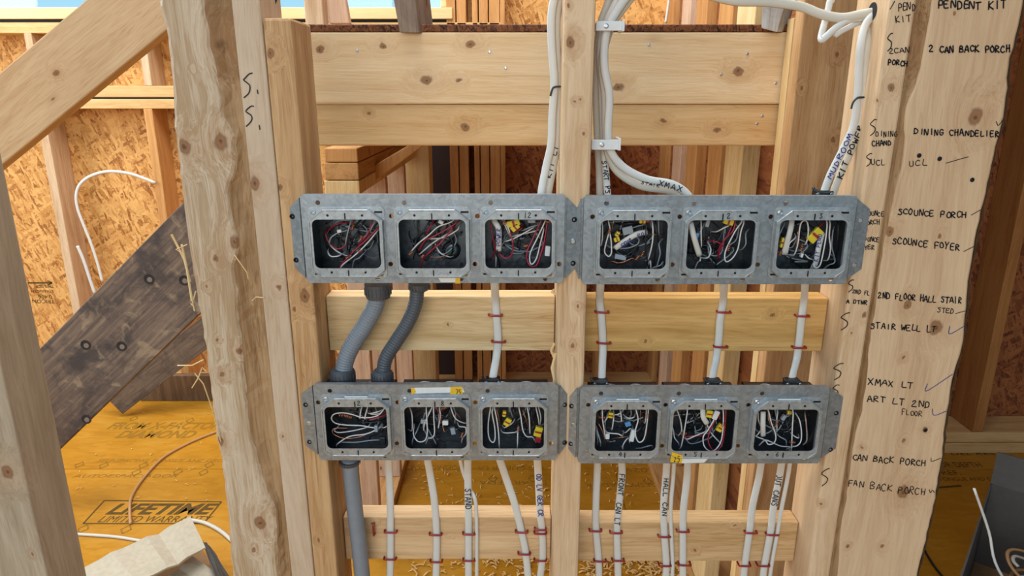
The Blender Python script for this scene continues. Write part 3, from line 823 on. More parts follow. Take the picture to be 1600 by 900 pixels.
# centre stud
cs_ = lumber('wall_stud', .0735, .119, F, F+.1, 0, 2.4, 'stud', None, 'pale stud standing between the two bays, bracket ears meeting on its face', 'stud',
       knots=[(891, 66, 7), (888, 9, 3), (911, 207, 3), (897, 159, 2), (907, 158, 2), (893, 540, 4), (904, 478, 3)], bevel=.005)
for pts in ([(866, 560), (861, 548), (866, 536)], [(867, 600), (862, 575), (868, 552)], [(868, 460), (862, 456), (866, 452)]):
    mb = MB(); mb.tube([px(a, b, F+.012) for a, b in pts], .0022, .0008, n=5); mb.build('splinter', M['cream_v'], cs_)
# right stud with the S marks
rs = lumber('wall_stud', .534, .5725, F, F+.1, 0, 2.4, 'stud', None, 'narrow stud with handwritten notes to the left of the long list', 'stud',
       knots=[(1393, 135, 5), (1372, 156, 2), (1352, 491, 4), (1331, 519, 2), (1283, 788, 3), (1353, 362, 3)], bevel=.004, kw=dict(knotty=.3, contrast=.8))
TP = F - .0006
ink = M['ink']
write('PEND', 1404, 17, 1432, 16, 11, TP, ink, rs); write('KIT', 1400, 36, 1426, 32, 10, TP, ink, rs); stroke([(1398, 2), (1391, 14)], TP, ink, rs)
write('z', 1385, 78, 1397.4, 78, 27, TP, ink, rs, .0016); write('2CAN', 1389, 83, 1424, 82, 8, TP, ink, rs); write('PORCH', 1387, 101, 1420, 103, 8, TP, ink, rs, .0018)
write('z', 1359, 212, 1376.05, 212, 23, TP, ink, rs, .0015); write('DINING', 1369, 213, 1403, 214, 8, TP, ink, rs); write('CHAND', 1363, 229, 1394, 227, 8, TP, ink, rs, .0016)
write('z', 1353, 261, 1366.95, 261, 18, TP, ink, rs, .0015); write('UCL', 1362, 258, 1385, 257, 8, TP, ink, rs)
write('SCOUNCE', 1346, 336, 1382, 338, 7, TP, ink, rs); write('PORCH', 1348, 351, 1376, 351, 7, TP, ink, rs)
write('SCOUNCE', 1340, 375, 1375, 378, 7, TP, ink, rs); write('FOYER', 1340, 390, 1368, 389, 7, TP, ink, rs)
write('z', 1324, 458, 1337.95, 458, 17, TP, ink, rs, .0015); write('2ND FL', 1332, 458, 1360, 461, 6, TP, ink, rs); write('A DTNR', 1322, 473, 1356, 476, 6, TP, ink, rs, .0016)
write('z', 1313, 513, 1336.25, 513, 23, TP, ink, rs, .0017); write('z', 1302, 593, 1325.25, 593, 24, TP, ink, rs, .0017)
write('z', 1298, 620, 1315.05, 620, 18, TP, ink, rs, .0016); write('z', 1282, 759, 1302.15, 759, 27, TP, ink, rs, .0017)
mb = MB(); hp = px(1368, 17, F) ; mb.lathe(Vector((.5338, F+.045, px(1362, 18, F+.045).z)), (-1,0,0), [(0, .013), (.0006, .013)], 18); mb.build('bored_hole', M['black_gap'], rs)  # flat black disc paints the dark depth of the hole
# list board with live edge
tabL = sorted([(zy(y, F), xx(x, y, F)) for x, y in ((1462, -40), (1456, 0), (1450, 40), (1441, 90), (1432, 130), (1417, 160), (1412, 185), (1413, 215), (1410, 250), (1398, 300), (1390, 340), (1381, 380), (1373, 430), (1368, 480), (1362, 510), (1357, 550), (1355, 590), (1347, 640), (1336, 680), (1330, 720), (1322, 780), (1314, 820), (1308, 900))])
tabR = sorted([(zy(y, F), xx(x, y, F)) for x, y in ((1606, -40), (1596, 20), (1588, 60), (1577, 100), (1574, 150), (1568, 190), (1556, 230), (1543, 290), (1532, 340), (1522, 390), (1514, 440), (1510, 490), (1504, 540), (1488, 600), (1478, 660), (1472, 720), (1460, 790), (1448, 840), (1434, 900))])
mb = MB(); zz = 0.0; rings = []
while zz < 2.1:
    xl = interp(tabL, zz) + rr.uniform(-.0008, .0008); xr_ = interp(tabR, zz) + rr.uniform(-.001, .001)
    x0 = .573; xl = max(xl, x0+.003)
    dd = min(.022, (xl-x0)*.9 + .004)
    rings.append([(x0, F+.04, zz), (x0, F+dd, zz), ((x0+xl)/2, F+dd*.75, zz), (xl, F+.001, zz), (xl+.004, F, zz), (xr_-.003, F, zz), (xr_, F+.002, zz), (xr_+.005+rr.uniform(0,.002), F+.016, zz), (xr_+.009, F+.04, zz)])
    zz += .014
n = len(rings[0]); vs = [v for r in rings for v in r]; fsx = []
for i in range(len(rings)-1):
    for j in range(n):
        a, b = i*n+j, i*n+(j+1) % n
        fsx.append((a, b, b+n, a+n))
fsx += [tuple(range(n-1, -1, -1)), tuple(range((len(rings)-1)*n, len(rings)*n))]
mb.add(vs, fsx)
org = Vector((.65, F+.02, 0))
kn = [(1524, 182, 12), (1463, 512, 12), (1418, 476, 7), (1411, 770, 12), (1378, 854, 5), (1324, 854, 4), (1468, 368, 4), (1390, 362, 7), (1445, 672, 4), (1490, 22, 3), (1411, 689, 4), (1347, 700, 3), (1412, 560, 3)]
mlist = wood('list_board_wood', 'd3b48f', 'b58f68', 2, [(tuple(px(a, b, F) - org), r*F/1040) for a, b, r in kn], knotty=.2, contrast=.8)
lb = tag(mb.build('list_board', mlist, origin=org), 'wide live-edge board carrying the long handwritten list of lights', 'board')
rows_ = []
for r in rings:
    a, b, c = Vector(r[1]), Vector(r[2]), Vector(r[3]); u = Vector((0, -.0010, 0))
    rows_.append([a + u, b + u, c + u, c + Vector((0,.003,0)), a + Vector((0,.003,0))])
strip(rows_, lb, Vector((.58, F+.012, 0)))
mbark = plain('bark', '5a4630', .9, 0, .2, .35)
zz = 0.0; rings = []
while zz < 2.1:
    xr_ = interp(tabR, zz); e = rr.uniform(-.0015, .0015)
    rings.append([(xr_+.002+e, F+.004, zz), (xr_+.0085+e, F+.009, zz), (xr_+.012+e, F+.039, zz), (xr_+.006, F+.039, zz)]); zz += .014
mb = MB(); n = 4; vs = [v for r in rings for v in r]; fsx = [(i*n+j, i*n+(j+1) % n, (i+1)*n+(j+1) % n, (i+1)*n+j) for i in range(len(rings)-1) for j in range(n)]
mb.add(vs, fsx + [(3,2,1,0), tuple(range((len(rings)-1)*n, len(rings)*n))]); mb.build('bark_edge', mbark, lb)
nails(lb, [(1436, 243), (1468, 248), (1519, 281), (1446, 672)], F, .0035, mat='screw')
W = lambda s, *a, **k: write(s, *a, TP, ink, lb, **k)
W('PENDENT KIT', 1466, 13, 1575, 14, 12, pen=.0020)
W('2 CAN BACK PORCH', 1452, 82, 1580, 81, 10, pen=.0020)
W('DINING CHANDELIER', 1429, 210, 1563, 214, 9, pen=.0018)
W('UCL', 1421, 260, 1452, 259, 9)
W('SCOUNCE PORCH', 1403, 335, 1512, 341, 9, pen=.0018); W('SCOUNCE FOYER', 1394, 381, 1501, 391, 9, pen=.0018)
W('2ND FLOOR HALL STAIR', 1372, 466, 1504, 475, 9, pen=.0018); W('STED', 1465, 487, 1492, 491, 7)
W('STAIR WELL LT', 1361, 513, 1464, 519, 9, pen=.0018)
W('XMAX LT', 1357, 600, 1428, 608, 9, pen=.0018); W('ART LT 2ND', 1355, 627, 1455, 637, 9, pen=.0018); W('FLOOR', 1409, 648, 1442, 650, 8)
W('CAN BACK PORCH', 1332, 719, 1448, 728, 9, pen=.0018); W('FAN BACK PORCH', 1325, 759, 1447, 775, 10, pen=.0015)
for pp, m in (([(1478, 255), (1513, 245)], 'ink'), ([(1518, 336), (1532, 328)], 'ink'), ([(1506, 393), (1522, 385)], 'ink'), ([(1493, 490), (1508, 486)], 'ink'),
              ([(1557, 190), (1560, 196), (1568, 186)], 'ink'), ([(1484, 510), (1484, 522), (1506, 510)], 'blueink'), ([(1449, 600), (1448, 611), (1488, 585)], 'blueink'),
              ([(1457, 639), (1460, 649), (1480, 642)], 'blueink'), ([(1455, 716), (1456, 721), (1470, 716)], 'ink'), ([(1452, 765), (1454, 770), (1457, 766), (1460, 770)], 'ink')):
    stroke(pp, TP, M[m], lb, .0012)
# the sole plate under the near wall
lumber('sole_plate', -.93, .735, F+.001, F+.094, -.0, .0385, 'back_h', None, 'flat sole plate on the floor under the near studs', 'plate') if False else None

# ---- blocking between the studs
BY = F + .06
def blocking(x0, x1, yt, yb, mat, label, knots, **kw):
    return lumber('blocking', x0, x1, BY, BY+.04, zy(yb, BY), zy(yt, BY), mat, None, label, 'blocking', axis=0, knots=knots, bevel=.002, kw=kw)
SPEC['blkA'] = ('dfc193', 'b9935f'); SPEC['blkB'] = ('d3a767', 'a97b3c'); SPEC['blkC'] = ('dcb98c', 'b98f61'); SPEC['blkD'] = ('d9b586', 'b38a58')
b1 = blocking(-.3135, .0725, 463, 548, 'blkA', 'pale blocking behind the two grey flexible conduits', [(700, 508, 2)], knotty=.1)
b2 = blocking(.120, .533, 466, 549, 'blkB', 'amber blocking under the upper right bracket, crossed by three white cables', [(1208, 491, 4), (1009, 534, 3)], knotty=.1, contrast=1.1)
b3 = blocking(-.3135, .0725, 808, 874, 'blkC', 'lowest blocking in the left bay beside the straight grey conduit', [(582, 817, 3), (705, 838, 2)], knotty=.15)
b4 = blocking(.120, .533, 816, 877, 'blkD', 'lowest blocking in the right bay crossed by six white cables', [(1085, 861, 3), (1148, 821, 3)], knotty=.15)

# ---- diagonal lumber on the left
def diag(name, a, b, w, t, Y, mat, label, cat):
    """plank lying in a vertical plane at depth Y; a,b pixel points on its centre line"""
    A, B = px(*a, Y), px(*b, Y); L = (B-A).length; d = (B-A).normalized()
    mb = MB(); mb.box(-w/2, w/2, 0, t, 0, L)
    m = bpy.data.meshes.new(name); me_o = mb.build(name, mat, None, origin=Vector((0,0,0)), bevel=.003)
    me_o.location = A; WLOC[me_o.name] = A
    ang = math.atan2(d.x, d.z)
    me_o.rotation_euler = (0, ang, 0)
    return tag(me_o, label, cat)
mdiag = wood('diagonal_brace_wood', 'd6b48a', 'b98f63', 2, [((.0, 0, .33), .006)], knotty=.35, contrast=.8)
diag('diagonal_brace', (-70, 246), (300, -62), .148, .04, 1.62, mdiag, 'tan diagonal brace crossing the upper left corner before the strand board wall', 'brace')
t_ = NT('dirty_plank_wood'); tc = t_.n('ShaderNodeTexCoord'); ob_ = tc.outputs['Object']
st_ = t_.vmath('MULTIPLY', ob_, (1, 1, .06))
g1 = t_.noise(st_, 60, 4, .65); g2 = t_.noise(ob_, 5, 5, .65, .4); g3 = t_.noise(ob_, 14, 4, .6, .8)
c_ = t_.ramp(g1.outputs['Fac'], [(.3, lin('4a3d33')), (.5, lin('69574a')), (.72, lin('8d7761'))])
c_ = t_.mix(t_.rng(g2.outputs['Fac'], .45, .62), c_, lin('3f3633'))
c_ = t_.mix(t_.math('MULTIPLY', t_.rng(g3.outputs['Fac'], .55, .68), .55), c_, lin('a08a6c'))
sx_ = t_.n('ShaderNodeSeparateXYZ'); t_.l(ob_, sx_.inputs[0])
c_ = t_.mix(t_.math('MULTIPLY', t_.rng(sx_.outputs['Z'], .75, .0), .6), c_, lin('5c3d29'))
t_.l(c_, t_.b.inputs['Base Color']); t_.b.inputs['Roughness'].default_value = .75; t_.bump(g1.outputs['Fac'], .5, .003)
PA, PB = (-55, 757), (350, 355)
YK = 2.2
dp = diag('dirty_plank', PA, PB, .285, .042, YK, t_.m, 'dirty dark grey plank with bolt dimples leaning across the left bay', 'plank')
d_ = (px(*PB, YK) - px(*PA, YK)).normalized(); side_ = Vector((d_.z, 0, -d_.x))
mdark = plain('dimple_shade', '2a2422', .8); mrim = plain('dimple_rim', '7d6c5c', .8)  # dark discs paint the shade inside the plank's round holes
Rm = Matrix.Rotation(math.atan2(d_.x, d_.z), 3, 'Y'); A_ = px(*PA, YK)
for a, b in ((233, 436), (134, 539), (190, 541), (288, 438), (135, 655)):
    p = px(a, b, YK); lp = Rm.inverted() @ (p - A_)
    for (prof, m, nm) in (([(0, .018), (.0012, .018), (.0012, .014), (.0004, .0135)], mdark, 'bolt_dimple'), ([(0, .009), (.0018, .0085)], mrim, 'bolt_plug')):
        mb = MB(); mb.lathe((lp.x + (.003 if nm == 'bolt_plug' else 0), 0, lp.z), (0,-1,0), prof, 16)
        o = mb.build(nm, m, None, origin=Vector((0,0,0))); o.parent = dp
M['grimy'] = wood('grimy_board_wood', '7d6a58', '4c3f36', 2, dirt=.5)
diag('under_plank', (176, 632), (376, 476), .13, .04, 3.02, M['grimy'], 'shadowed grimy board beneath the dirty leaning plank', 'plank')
lumber('back_board', -1.9, -.9, 3.2, 3.24, 0, .14, 'dark_brown_v', None, 'low brown board on edge at the far end of the yellow floor on the left', 'board')

# ================================================================== BRACKETS AND BOXES
YP = 1.028                     # front of the bracket plates
BOXD = .054
TAGY = YP - .0102              # front of the ring tabs
RINGS = {}
def bracket(key, label, x0, x1, yt, yb, cxs, cyp, earL, earR, screws, shiny):
    zt_, zb_ = zy(yt, YP), zy(yb, YP)
    root = empty('box_bracket', ((x0+x1)/2, F, zb_), label, 'electrical bracket', 'three-box steel brackets on the studs')
    cz = zy(cyp, YP)
    holes = []
    for cx in cxs:
        holes.append(rrect(cx, cz, .107, .098, .012))
        for dx, dz in ((-.042, .0615), (-.0625, .041), (.042, -.0575), (.0635, -.034)):
            X, Z = cx+dx, cz+dz
            if x0+.006 < X < x1-.006 and zb_+.005 < Z < zt_-.005:
                holes.append(circ(X, Z, .0037, 12))
    outer = [(x0+.004, zt_), (x1-.004, zt_), (x1, zt_-.004), (x1, zb_+.004), (x1-.004, zb_), (x0+.004, zb_), (x0, zb_+.004), (x0, zt_-.004)]
    shape2d('plate', outer, holes, YP, YP+.0014, M['galv'], root)
    mb = MB()                  # rolled flanges
    mb.box(x0+.004, x1-.004, YP+.0002, YP+.009, zt_-.0014, zt_+.0002); mb.box(x0+.004, x1-.004, YP+.0002, YP+.009, zb_-.0002, zb_+.0014)
    mb.build('flange', M['galv'], root)
    for sgn, xe, on in ((-1, x0, earL), (1, x1, earR)):
        if not on: continue
        mb = MB(); xo = xe + sgn*on; xi = xe + sgn*.004; ch = .022
        a_, b_ = (xe - sgn*.0014, xe)
        mb.box(min(a_, b_), max(a_, b_), YP+.0003, F-.0003, zb_+.004, zt_-.004)
        mb.box(min(a_, xi+sgn*.001), max(a_, xi+sgn*.001), F-.0013, F-.0002, zb_+.006, zt_-.006)
        f0 = [(xi, F-.0052, zb_+.006), (xo, F-.0016, zb_+ch), (xo, F-.0016, zt_-ch), (xi, F-.0052, zt_-.006)]
        mb.hexa([Vector(v) for v in f0] + [Vector((v[0], F-.0002, v[2])) for v in f0])
        mb.build('mounting_ear', M['galv'], root)
    for (a, b) in screws:
        p = px(a, b, F-.0016); mb = MB(); mb.lathe(p, (0,-1,0), [(0, .0042), (.0016, .0042), (.0024, .0030), (.0008, .0014)], 12); mb.build('mounting_screw', M['screw'], root)
    for (a, b) in shiny:
        p = px(a, b, F-.0016); mb = MB(); mb.lathe(p, (0,-1,0), [(0, .0055), (.0012, .005), (.0028, .003)], 12); mb.build('bolt', M['zinc'], root)
    for i, cx in enumerate(cxs):
        # steel box behind the plate
        h = .0585; ya, yb_ = YP+.0016, YP+BOXD
        mb = MB()
        mb.box(cx-h, cx+h, yb_-.0014, yb_, cz-h, cz+h)
        mb.box(cx-h, cx-h+.0014, ya, yb_, cz-h, cz+h); mb.box(cx+h-.0014, cx+h, ya, yb_, cz-h, cz+h)
        mb.box(cx-h, cx+h, ya, yb_, cz-h, cz-h+.0014); mb.box(cx-h, cx+h, ya, yb_, cz+h-.0014, cz+h)
        bx = mb.build('junction_box', M['boxin'], root)
        for (kx, kz, r) in ((-.024, .02, .015), (.024, -.022, .017)):
            mb = MB(); mb.lathe((cx+kx, yb_-.0014, cz+kz), (0,-1,0), [(0, r), (.0008, r), (.0008, r*.86), (.0003, r*.8)], 18); mb.build('knockout', M['boxin'], bx)
        for kx in (-.022, .022):
            mb = MB(); mb.lathe((cx+kx, (ya+yb_)/2+.006, cz+h), (0,0,1), [(0, .0115), (.0008, .0115), (.0008, .0098), (.0003, .009)], 18); mb.build('knockout', M['galv2'], bx)
        # raised device ring
        ring = empty('device_ring', (cx, YP, cz), parent=bx)
        WLOC[ring.name] = Vector((cx, YP, cz))
        # device ring is one folded piece: flange, raised rim and face merged in one mesh below
        bpy.data.objects.remove(ring)
        ow, oh, c = .110, .103, .021
        oct_o = octo(cx, cz, ow, oh, c); oct_b = octo(cx, cz, ow+.003, oh+.003, c+.0005)
        fl = rrect(cx, cz, .1165, .112, .008)
        open_ = rrect(cx, cz-.0005, .1015, .076, .0085)
        o1 = shape2d('device_ring', fl, [octo(cx, cz, ow-.002, oh-.002, c)], YP-.0014, YP-.0001, M['galv2'], bx)
        o2 = shape2d('tmp', oct_o, [open_], YP-.0100, YP-.0086, M['galv2'], bx)
        mb = MB(); n = len(oct_o)
        vs = [(x, YP-.0096, z) for x, z in oct_o] + [(x, YP-.0003, z) for x, z in oct_b] + [(x*.985+cx*.015, YP-.0092, z*.985+cz*.015) for x, z in oct_o] + [(x*.985+cx*.015, YP-.0003, z*.985+cz*.015) for x, z in oct_b]
        fcs = []
        for j in range(n):
            k = (j+1) % n; fcs += [(j, k, n+k, n+j), (2*n+k, 2*n+j, 3*n+j, 3*n+k)]
        mb.add(vs, fcs)
        lip = [Vector((x, YP-.0100, z)) for x, z in oct_o]; lip.append(lip[0].copy())
        mb.tube(lip, .0013, n=6, cap=False)
        me1 = o1.data
        bm = bmesh.new(); bm.from_mesh(me1)
        for src, off in ((o2.data, o2.location - o1.location),):
            m2 = src.copy(); m2.transform(Matrix.Translation(off)); bm.from_mesh(m2); bpy.data.meshes.remove(m2)
        base = WLOC[o1.name]
        vv = [bm.verts.new(v - base) for v in mb.v]; bm.verts.ensure_lookup_table()
        for fce in mb.f:
            try: bm.faces.new([vv[q] for q in fce])
            except ValueError: pass
        bmesh.ops.recalc_face_normals(bm, faces=bm.faces)
        bm.to_mesh(me1); bm.free()
        bpy.data.objects.remove(o2)
        for dx, dz in ((-.0495, .0475), (.0485, -.0495)):
            mb = MB(); mb.lathe((cx+dx, YP-.0014, cz+dz), (0,-1,0), [(0, .0040), (.0016, .0040), (.0024, .0026), (.0014, .0012)], 12); mb.build('ring_screw', M['zinc'], bx)
        for dx, dz in ((.049, .0475), (-.0485, -.0495)):
            mb = MB(); mb.box(cx+dx-.006, cx+dx+.006, YP-.00165, YP-.0012, cz+dz-.0015, cz+dz+.0015); mb.build('ring_slot', M['screw'], bx)
        for sz in (1, -1):                         # tapped holes and centre notch of both tabs
            zc = cz + sz*(.0443) - .0005
            for dx in (-.026, .026):
                mb = MB(); mb.lathe((cx+dx, YP-.0100, zc), (0,-1,0), [(0, .0019), (.0004, .0019)], 10); mb.build('tapped_hole', M['screw'], bx)
            mb = MB(); mb.box(cx-.0009, cx+.0009, YP-.0106, YP-.0084, zc-.006*(1 if sz > 0 else .9), zc+.0035); mb.build('centre_notch', M['screw'], bx)
        RINGS[(key, i+1)] = (cx, cz, bx)
    return root
ULx = [-.2517, -.1209, .0098]; URx = [.1850, .3176, .4560]; LLx = [-.2563, -.1258, .0021]; LRx = [.1880, .3155, .4520]
BR = {}
BR['UL'] = bracket('UL', 'upper left galvanised bracket of three open wiring boxes above the conduits', -.320, .080, 304, 442, ULx, 379, .0205, .020,
                   [(457, 338), (463, 406), (897, 343), (895, 411)], [(895, 377)])
BR['UR'] = bracket('UR', 'upper right galvanised bracket of three open wiring boxes, right ear on the noted stud', .109, .522, 306, 444, URx, 380, .010, .0265,
                   [(1336, 379)], [(1343, 344), (1334, 414)])
BR['LL'] = bracket('LL', 'lower left galvanised bracket of three open wiring boxes below the conduits', -.325, .0755, 601, 719, LLx, 664, .0245, .016,
                   [(478, 632), (484, 690)], [(484, 661)])
BR['LR'] = bracket('LR', 'lower right galvanised bracket of three open wiring boxes with a yellow tape flag', .1115, .5205, 605, 724, LRx, 668, .016, .0285,
                   [(893, 634), (892, 693), (882, 632), (882, 691), (1306, 645), (1297, 702)], [(897, 663)])
# pencilled box numbers on the ring tabs
def num(key, i, s, dx, top=True, w=.010):
    cx, cz, bx = RINGS[(key, i)]
    zc = cz + (.0405 if top else -.0478); mb = MB()
    for k, ch in enumerate(s):
        for st in G[ch]:
            q = [Vector((cx+dx + (k + a/4*.75)*w*.62, 0, zc + b/6*.0075)) for a, b in st]
            ribbon(mb, crom(q, 4) if len(q) > 2 else q, .0012, YP-.0104)
    mb.build('marker_number', M['ink'], bx, fix=False)
num('UL', 3, '12', .008); num('UR', 2, '2', .006); num('UR', 3, '3', .007); num('LL', 1, '2', .004); num('LL', 2, '8', .010); num('LR', 1, '4', -.010, False)
num('LR', 2, '5', -.012, False); num('LR', 3, '6', -.012, False)
mb = MB(); p = px(705, 391, YP+BOXD-.0016); mb.lathe(p, (0,-1,0), [(0, .0155), (.004, .014), (.006, .008), (.0055, .005)], 20); mb.build('raised_boss', M['boxin'], RINGS[('UL', 2)][2], smooth=True)
mb = MB(); mb.lathe(p + Vector((0,-.005,0)), (0,-1,0), [(0, .0048), (.003, .0048), (.0042, .003)], 12); mb.build('ground_screw', M['green'], RINGS[('UL', 2)][2])
# tape flags stuck on the brackets
def tape(par, quad, mat, Y=YP-.0004, name='tape_label'):
    p = [px(a, b, Y) for a, b in quad]; mb = MB(); mb.hexa(p + [v + Vector((0, .0003, 0)) for v in p]); return mb.build(name, M[mat], par)
tape(BR['LL'], [(644, 615), (726, 613), (722, 605), (646, 606)], 'tape_w'); tape(BR['LL'], [(703, 617), (723, 619), (722, 604), (704, 605)], 'tape_y', YP-.0008); tape(BR['LL'], [(643, 617), (650, 613), (647, 606), (642, 606)], 'tape_y', YP-.0008)
write('75', 712, 616, 722, 616, 8, YP-.0012, M['ink'], BR['LL'], .001)
tape(BR['UL'], [(689, 441), (714, 441), (712, 432), (684, 433)], 'tape_w'); tape(BR['UL'], [(711, 443), (719, 443), (719, 431), (712, 432)], 'tape_y', YP-.0008)
tape(BR['LR'], [(1064, 724), (1100, 723), (1108, 715), (1065, 715)], 'tape_w', TAGY-.0004); tape(BR['LR'], [(1047, 722), (1065, 724), (1067, 712), (1050, 706)], 'tape_y', TAGY-.0008)
write('25', 1053, 721, 1063, 722, 8, TAGY-.0012, M['ink'], BR['LR'], .001)
for k in ('LL', 'LR'):
    for i in (1, 2, 3):
        cx, cz, bx = RINGS[(k, i)]
        if (k, i) == ('LL', 2) or (k, i) == ('LL', 3): continue
        mb = MB(); mb.box(cx-.018, cx+.018, YP-.0003, YP-.0001, 0, .0001) if False else None
        mb = MB(); mb.box(cx-.017, cx+.020, YP-.0052, YP-.0046, cz+.0522, cz+.0545); mb.build('maker_label', M['tape_w'], bx)

# ================================================================== WIRES IN THE BOXES
CR = {1: (440, 290, 5.296), 2: (670, 290, 5.296), 3: (890, 290, 5.296), 4: (1120, 290, 5.292), 5: (460, 560, 5.0), 6: (690, 560, 5.0), 7: (870, 560, 5.0), 8: (1080, 560, 5.0)}
WR = random.Random(5)
WM = {'w': 'wire_w', 'k': 'wire_k', 'r': 'wire_r', 'g': 'wire_g', 'c': 'wire_c', 's': 'cable'}
def bundle(key, i, crop, label, wires, twists=(), caps=(), extra_k=7, texts=()):
    cx, cz, bx = RINGS[(key, i)]
    ox, oy, s = CR[crop]
    root = empty('wire_bundle', (cx, YP+.04, cz-.055), label, 'wires', 'wires folded inside the boxes')
    lim = .0495
    hw, hz = .0555, .0555
    def cl(v):
        v.x = min(max(v.x, cx-hw), cx+hw); v.z = min(max(v.z, cz-hz), cz+hz); v.y = min(max(v.y, YP+.0035), YP+BOXD-.004); return v
    for q, wdef in enumerate(wires):
        c, pts = wdef[0], wdef[1]
        d = wdef[2] if len(wdef) > 2 else WR.uniform(.010, .026)
        P = []
        m = len(pts)
        for k, (a, b) in enumerate(pts):
            u = k/(m-1) if m > 1 else 0
            P.append(px(ox + a/s, oy + b/s, YP + d + .006*(1-math.sin(math.pi*u)) + WR.uniform(-.0015, .0015)))
        # tails that leave the opening run on behind the tabs
        for end in (0, -1):
            e = P[end]; nx = P[1] if end == 0 else P[-2]
            dirv = (e - nx).normalized()
            if abs(e.z - cz) > .031:
                ext = e + Vector((dirv.x*.008, .012, math.copysign(.017, e.z-cz)))
            elif abs(e.x - cx) > .044:
                ext = e + Vector((math.copysign(.009, e.x-cx), .014, dirv.z*.006))
            elif c in 'wkrg':
                ext = e + Vector((dirv.x*.006, .016, dirv.z*.006))
            else: continue
            if end == 0: P.insert(0, ext)
            else: P.append(ext)
        P = [cl(v) for v in P]
        r = {'c': .00062, 's': .0030}.get(c, .00115)
        mb = MB(); mb.tube([cl(v) for v in crom(P, 6)], r*(1.5 if c == 's' else 1), r*(.75 if c == 's' else 1), n=6 if c != 's' else 10)
        mb.build({'s': 'cable_sheath', 'c': 'bare_wire'}.get(c, 'wire'), M[WM[c]], root, smooth=True)
    for q in range(extra_k*2):                    # added slack black and grey conductors, doubled to darken the box
        a0 = WR.uniform(0, 6.28); P = []
        ccx, ccz, rx, rz, y = cx + WR.uniform(-.02, .02), cz + WR.uniform(-.02, .02), WR.uniform(.012, .034), WR.uniform(.012, .034), YP + WR.uniform(.028, .047)
        for k in range(7):
            a = a0 + k*WR.uniform(.45, .8)
            P.append(cl(Vector((ccx + rx*math.cos(a), y + WR.uniform(-.003, .003), ccz + rz*math.sin(a)))))
        mb = MB(); mb.tube(crom(P, 5), .00115, n=6); mb.build('wire', M['wire_k' if q % 4 else 'wire_g'], root, smooth=True)
    for (a, b, ang, ln) in twists:
        p = px(ox + a/s, oy + b/s, YP + .010); t = math.radians(ang); ax = Vector((math.cos(t), 0, math.sin(t))); nn = Vector((-ax.z, 0, ax.x))
        P = []
        for k in range(31):
            w = k/30*6.283*4
            P.append(p + ax*(ln*(k/30-.5)) + nn*.0024*math.cos(w) + Vector((0, .0024*math.sin(w), 0)))
        mb = MB(); mb.tube(P, .00055, n=5); mb.build('copper_twist', M['wire_c'], root, smooth=True)
    for (a, b, ang, wd, hg, mat) in caps:
        p = px(ox + a/s, oy + b/s, YP + .014); t = math.radians(ang); ax = Vector((math.cos(t), 0, math.sin(t)))
        mb = MB(); mb.bar(p - ax*wd/2, p + ax*wd/2, hg, .007)
        o = mb.build('wire_connector', M[mat], root, bevel=.0012)
        if mat == 'yellow':
            mb = MB(); mb.bar(p - ax*wd*.08 + Vector((0,-.0042,0)), p + ax*wd*.08 + Vector((0,-.0042,0)), hg*.9, .001); mb.build('connector_slot', M['redplug'], o)
    for (txt, a, b, a2, b2, h, dy) in texts:
        write(txt, ox + a/s, oy + b/s, ox + a2/s, oy + b2/s, h, YP + dy, M['blueink'], root, .0010)
    return root
O1 = 1218
bundle('UL', 1, 1, 'red, white and black wires in the first box of the upper left bracket', [
 ('r', [(365,390),(380,450),(430,510),(490,520),(540,470),(575,360),(600,272)]), ('w', [(370,420),(410,500),(470,550),(540,580)]), ('g', [(545,370),(470,390),(410,430),(395,480)]),
 ('w', [(385,555),(410,585),(460,585),(495,570)]), ('g', [(575,285),(550,380),(530,480)]), ('k', [(690,290),(600,420),(560,550)]), ('k', [(480,320),(400,360),(365,440),(380,530)]),
 ('r', [(800,350),(700,450),(600,540),(490,660)], .009), ('w', [(795,372),(720,465),(620,565),(500,662)], .010), ('g', [(780,280),(740,360),(715,420)]), ('r', [(755,275),(712,400),(640,480)]),
 ('k', [(760,430),(800,500),(815,600)]), ('g', [(680,560),(640,600),(600,620)]), ('r', [(380,380),(450,322),(560,300)]), ('k', [(640,300),(560,400),(545,520)]), ('k', [(800,300),(700,420),(590,560)])],
 [(555,592,30,.010),(645,545,35,.006),(590,345,70,.008),(660,430,70,.007)], [(480,375,10,.007,.005,'white_plastic')])
bundle('UL', 2, 1, 'red and white wires beside a green screw in the middle box, upper left bracket', [
 ('w', [(1060,560),(1130,480),(O1,410),(O1+80,340),(O1+200,290)], .009), ('r', [(1140,530),(1190,450),(O1+20,430),(O1+150,360),(O1+240,300)], .011), ('r', [(1180,590),(1270,510),(1310,480),(O1+200,350)]),
 ('k', [(1090,500),(1110,440),(1200,360),(1270,300)]), ('k', [(1080,460),(1150,400),(1230,290)]), ('r', [(1200,400),(1230,340),(1262,285)]), ('w', [(O1,440),(O1+120,430),(O1+230,372),(O1+250,342)]),
 ('w', [(O1+60,500),(O1+100,560),(O1+170,590)]), ('c', [(O1,590),(O1+100,590),(O1+180,560)]), ('r', [(1170,610),(O1+10,550),(O1+60,500)]), ('w', [(1150,560),(O1+40,470),(O1+170,390)]),
 ('k', [(1060,420),(1110,520),(1090,600)]), ('k', [(1150,520),(1230,420),(1330,330)])],
 [(1070,562,40,.008),(1168,585,50,.006)], [(1320,300,-30,.008,.006,'white_plastic')], 6)
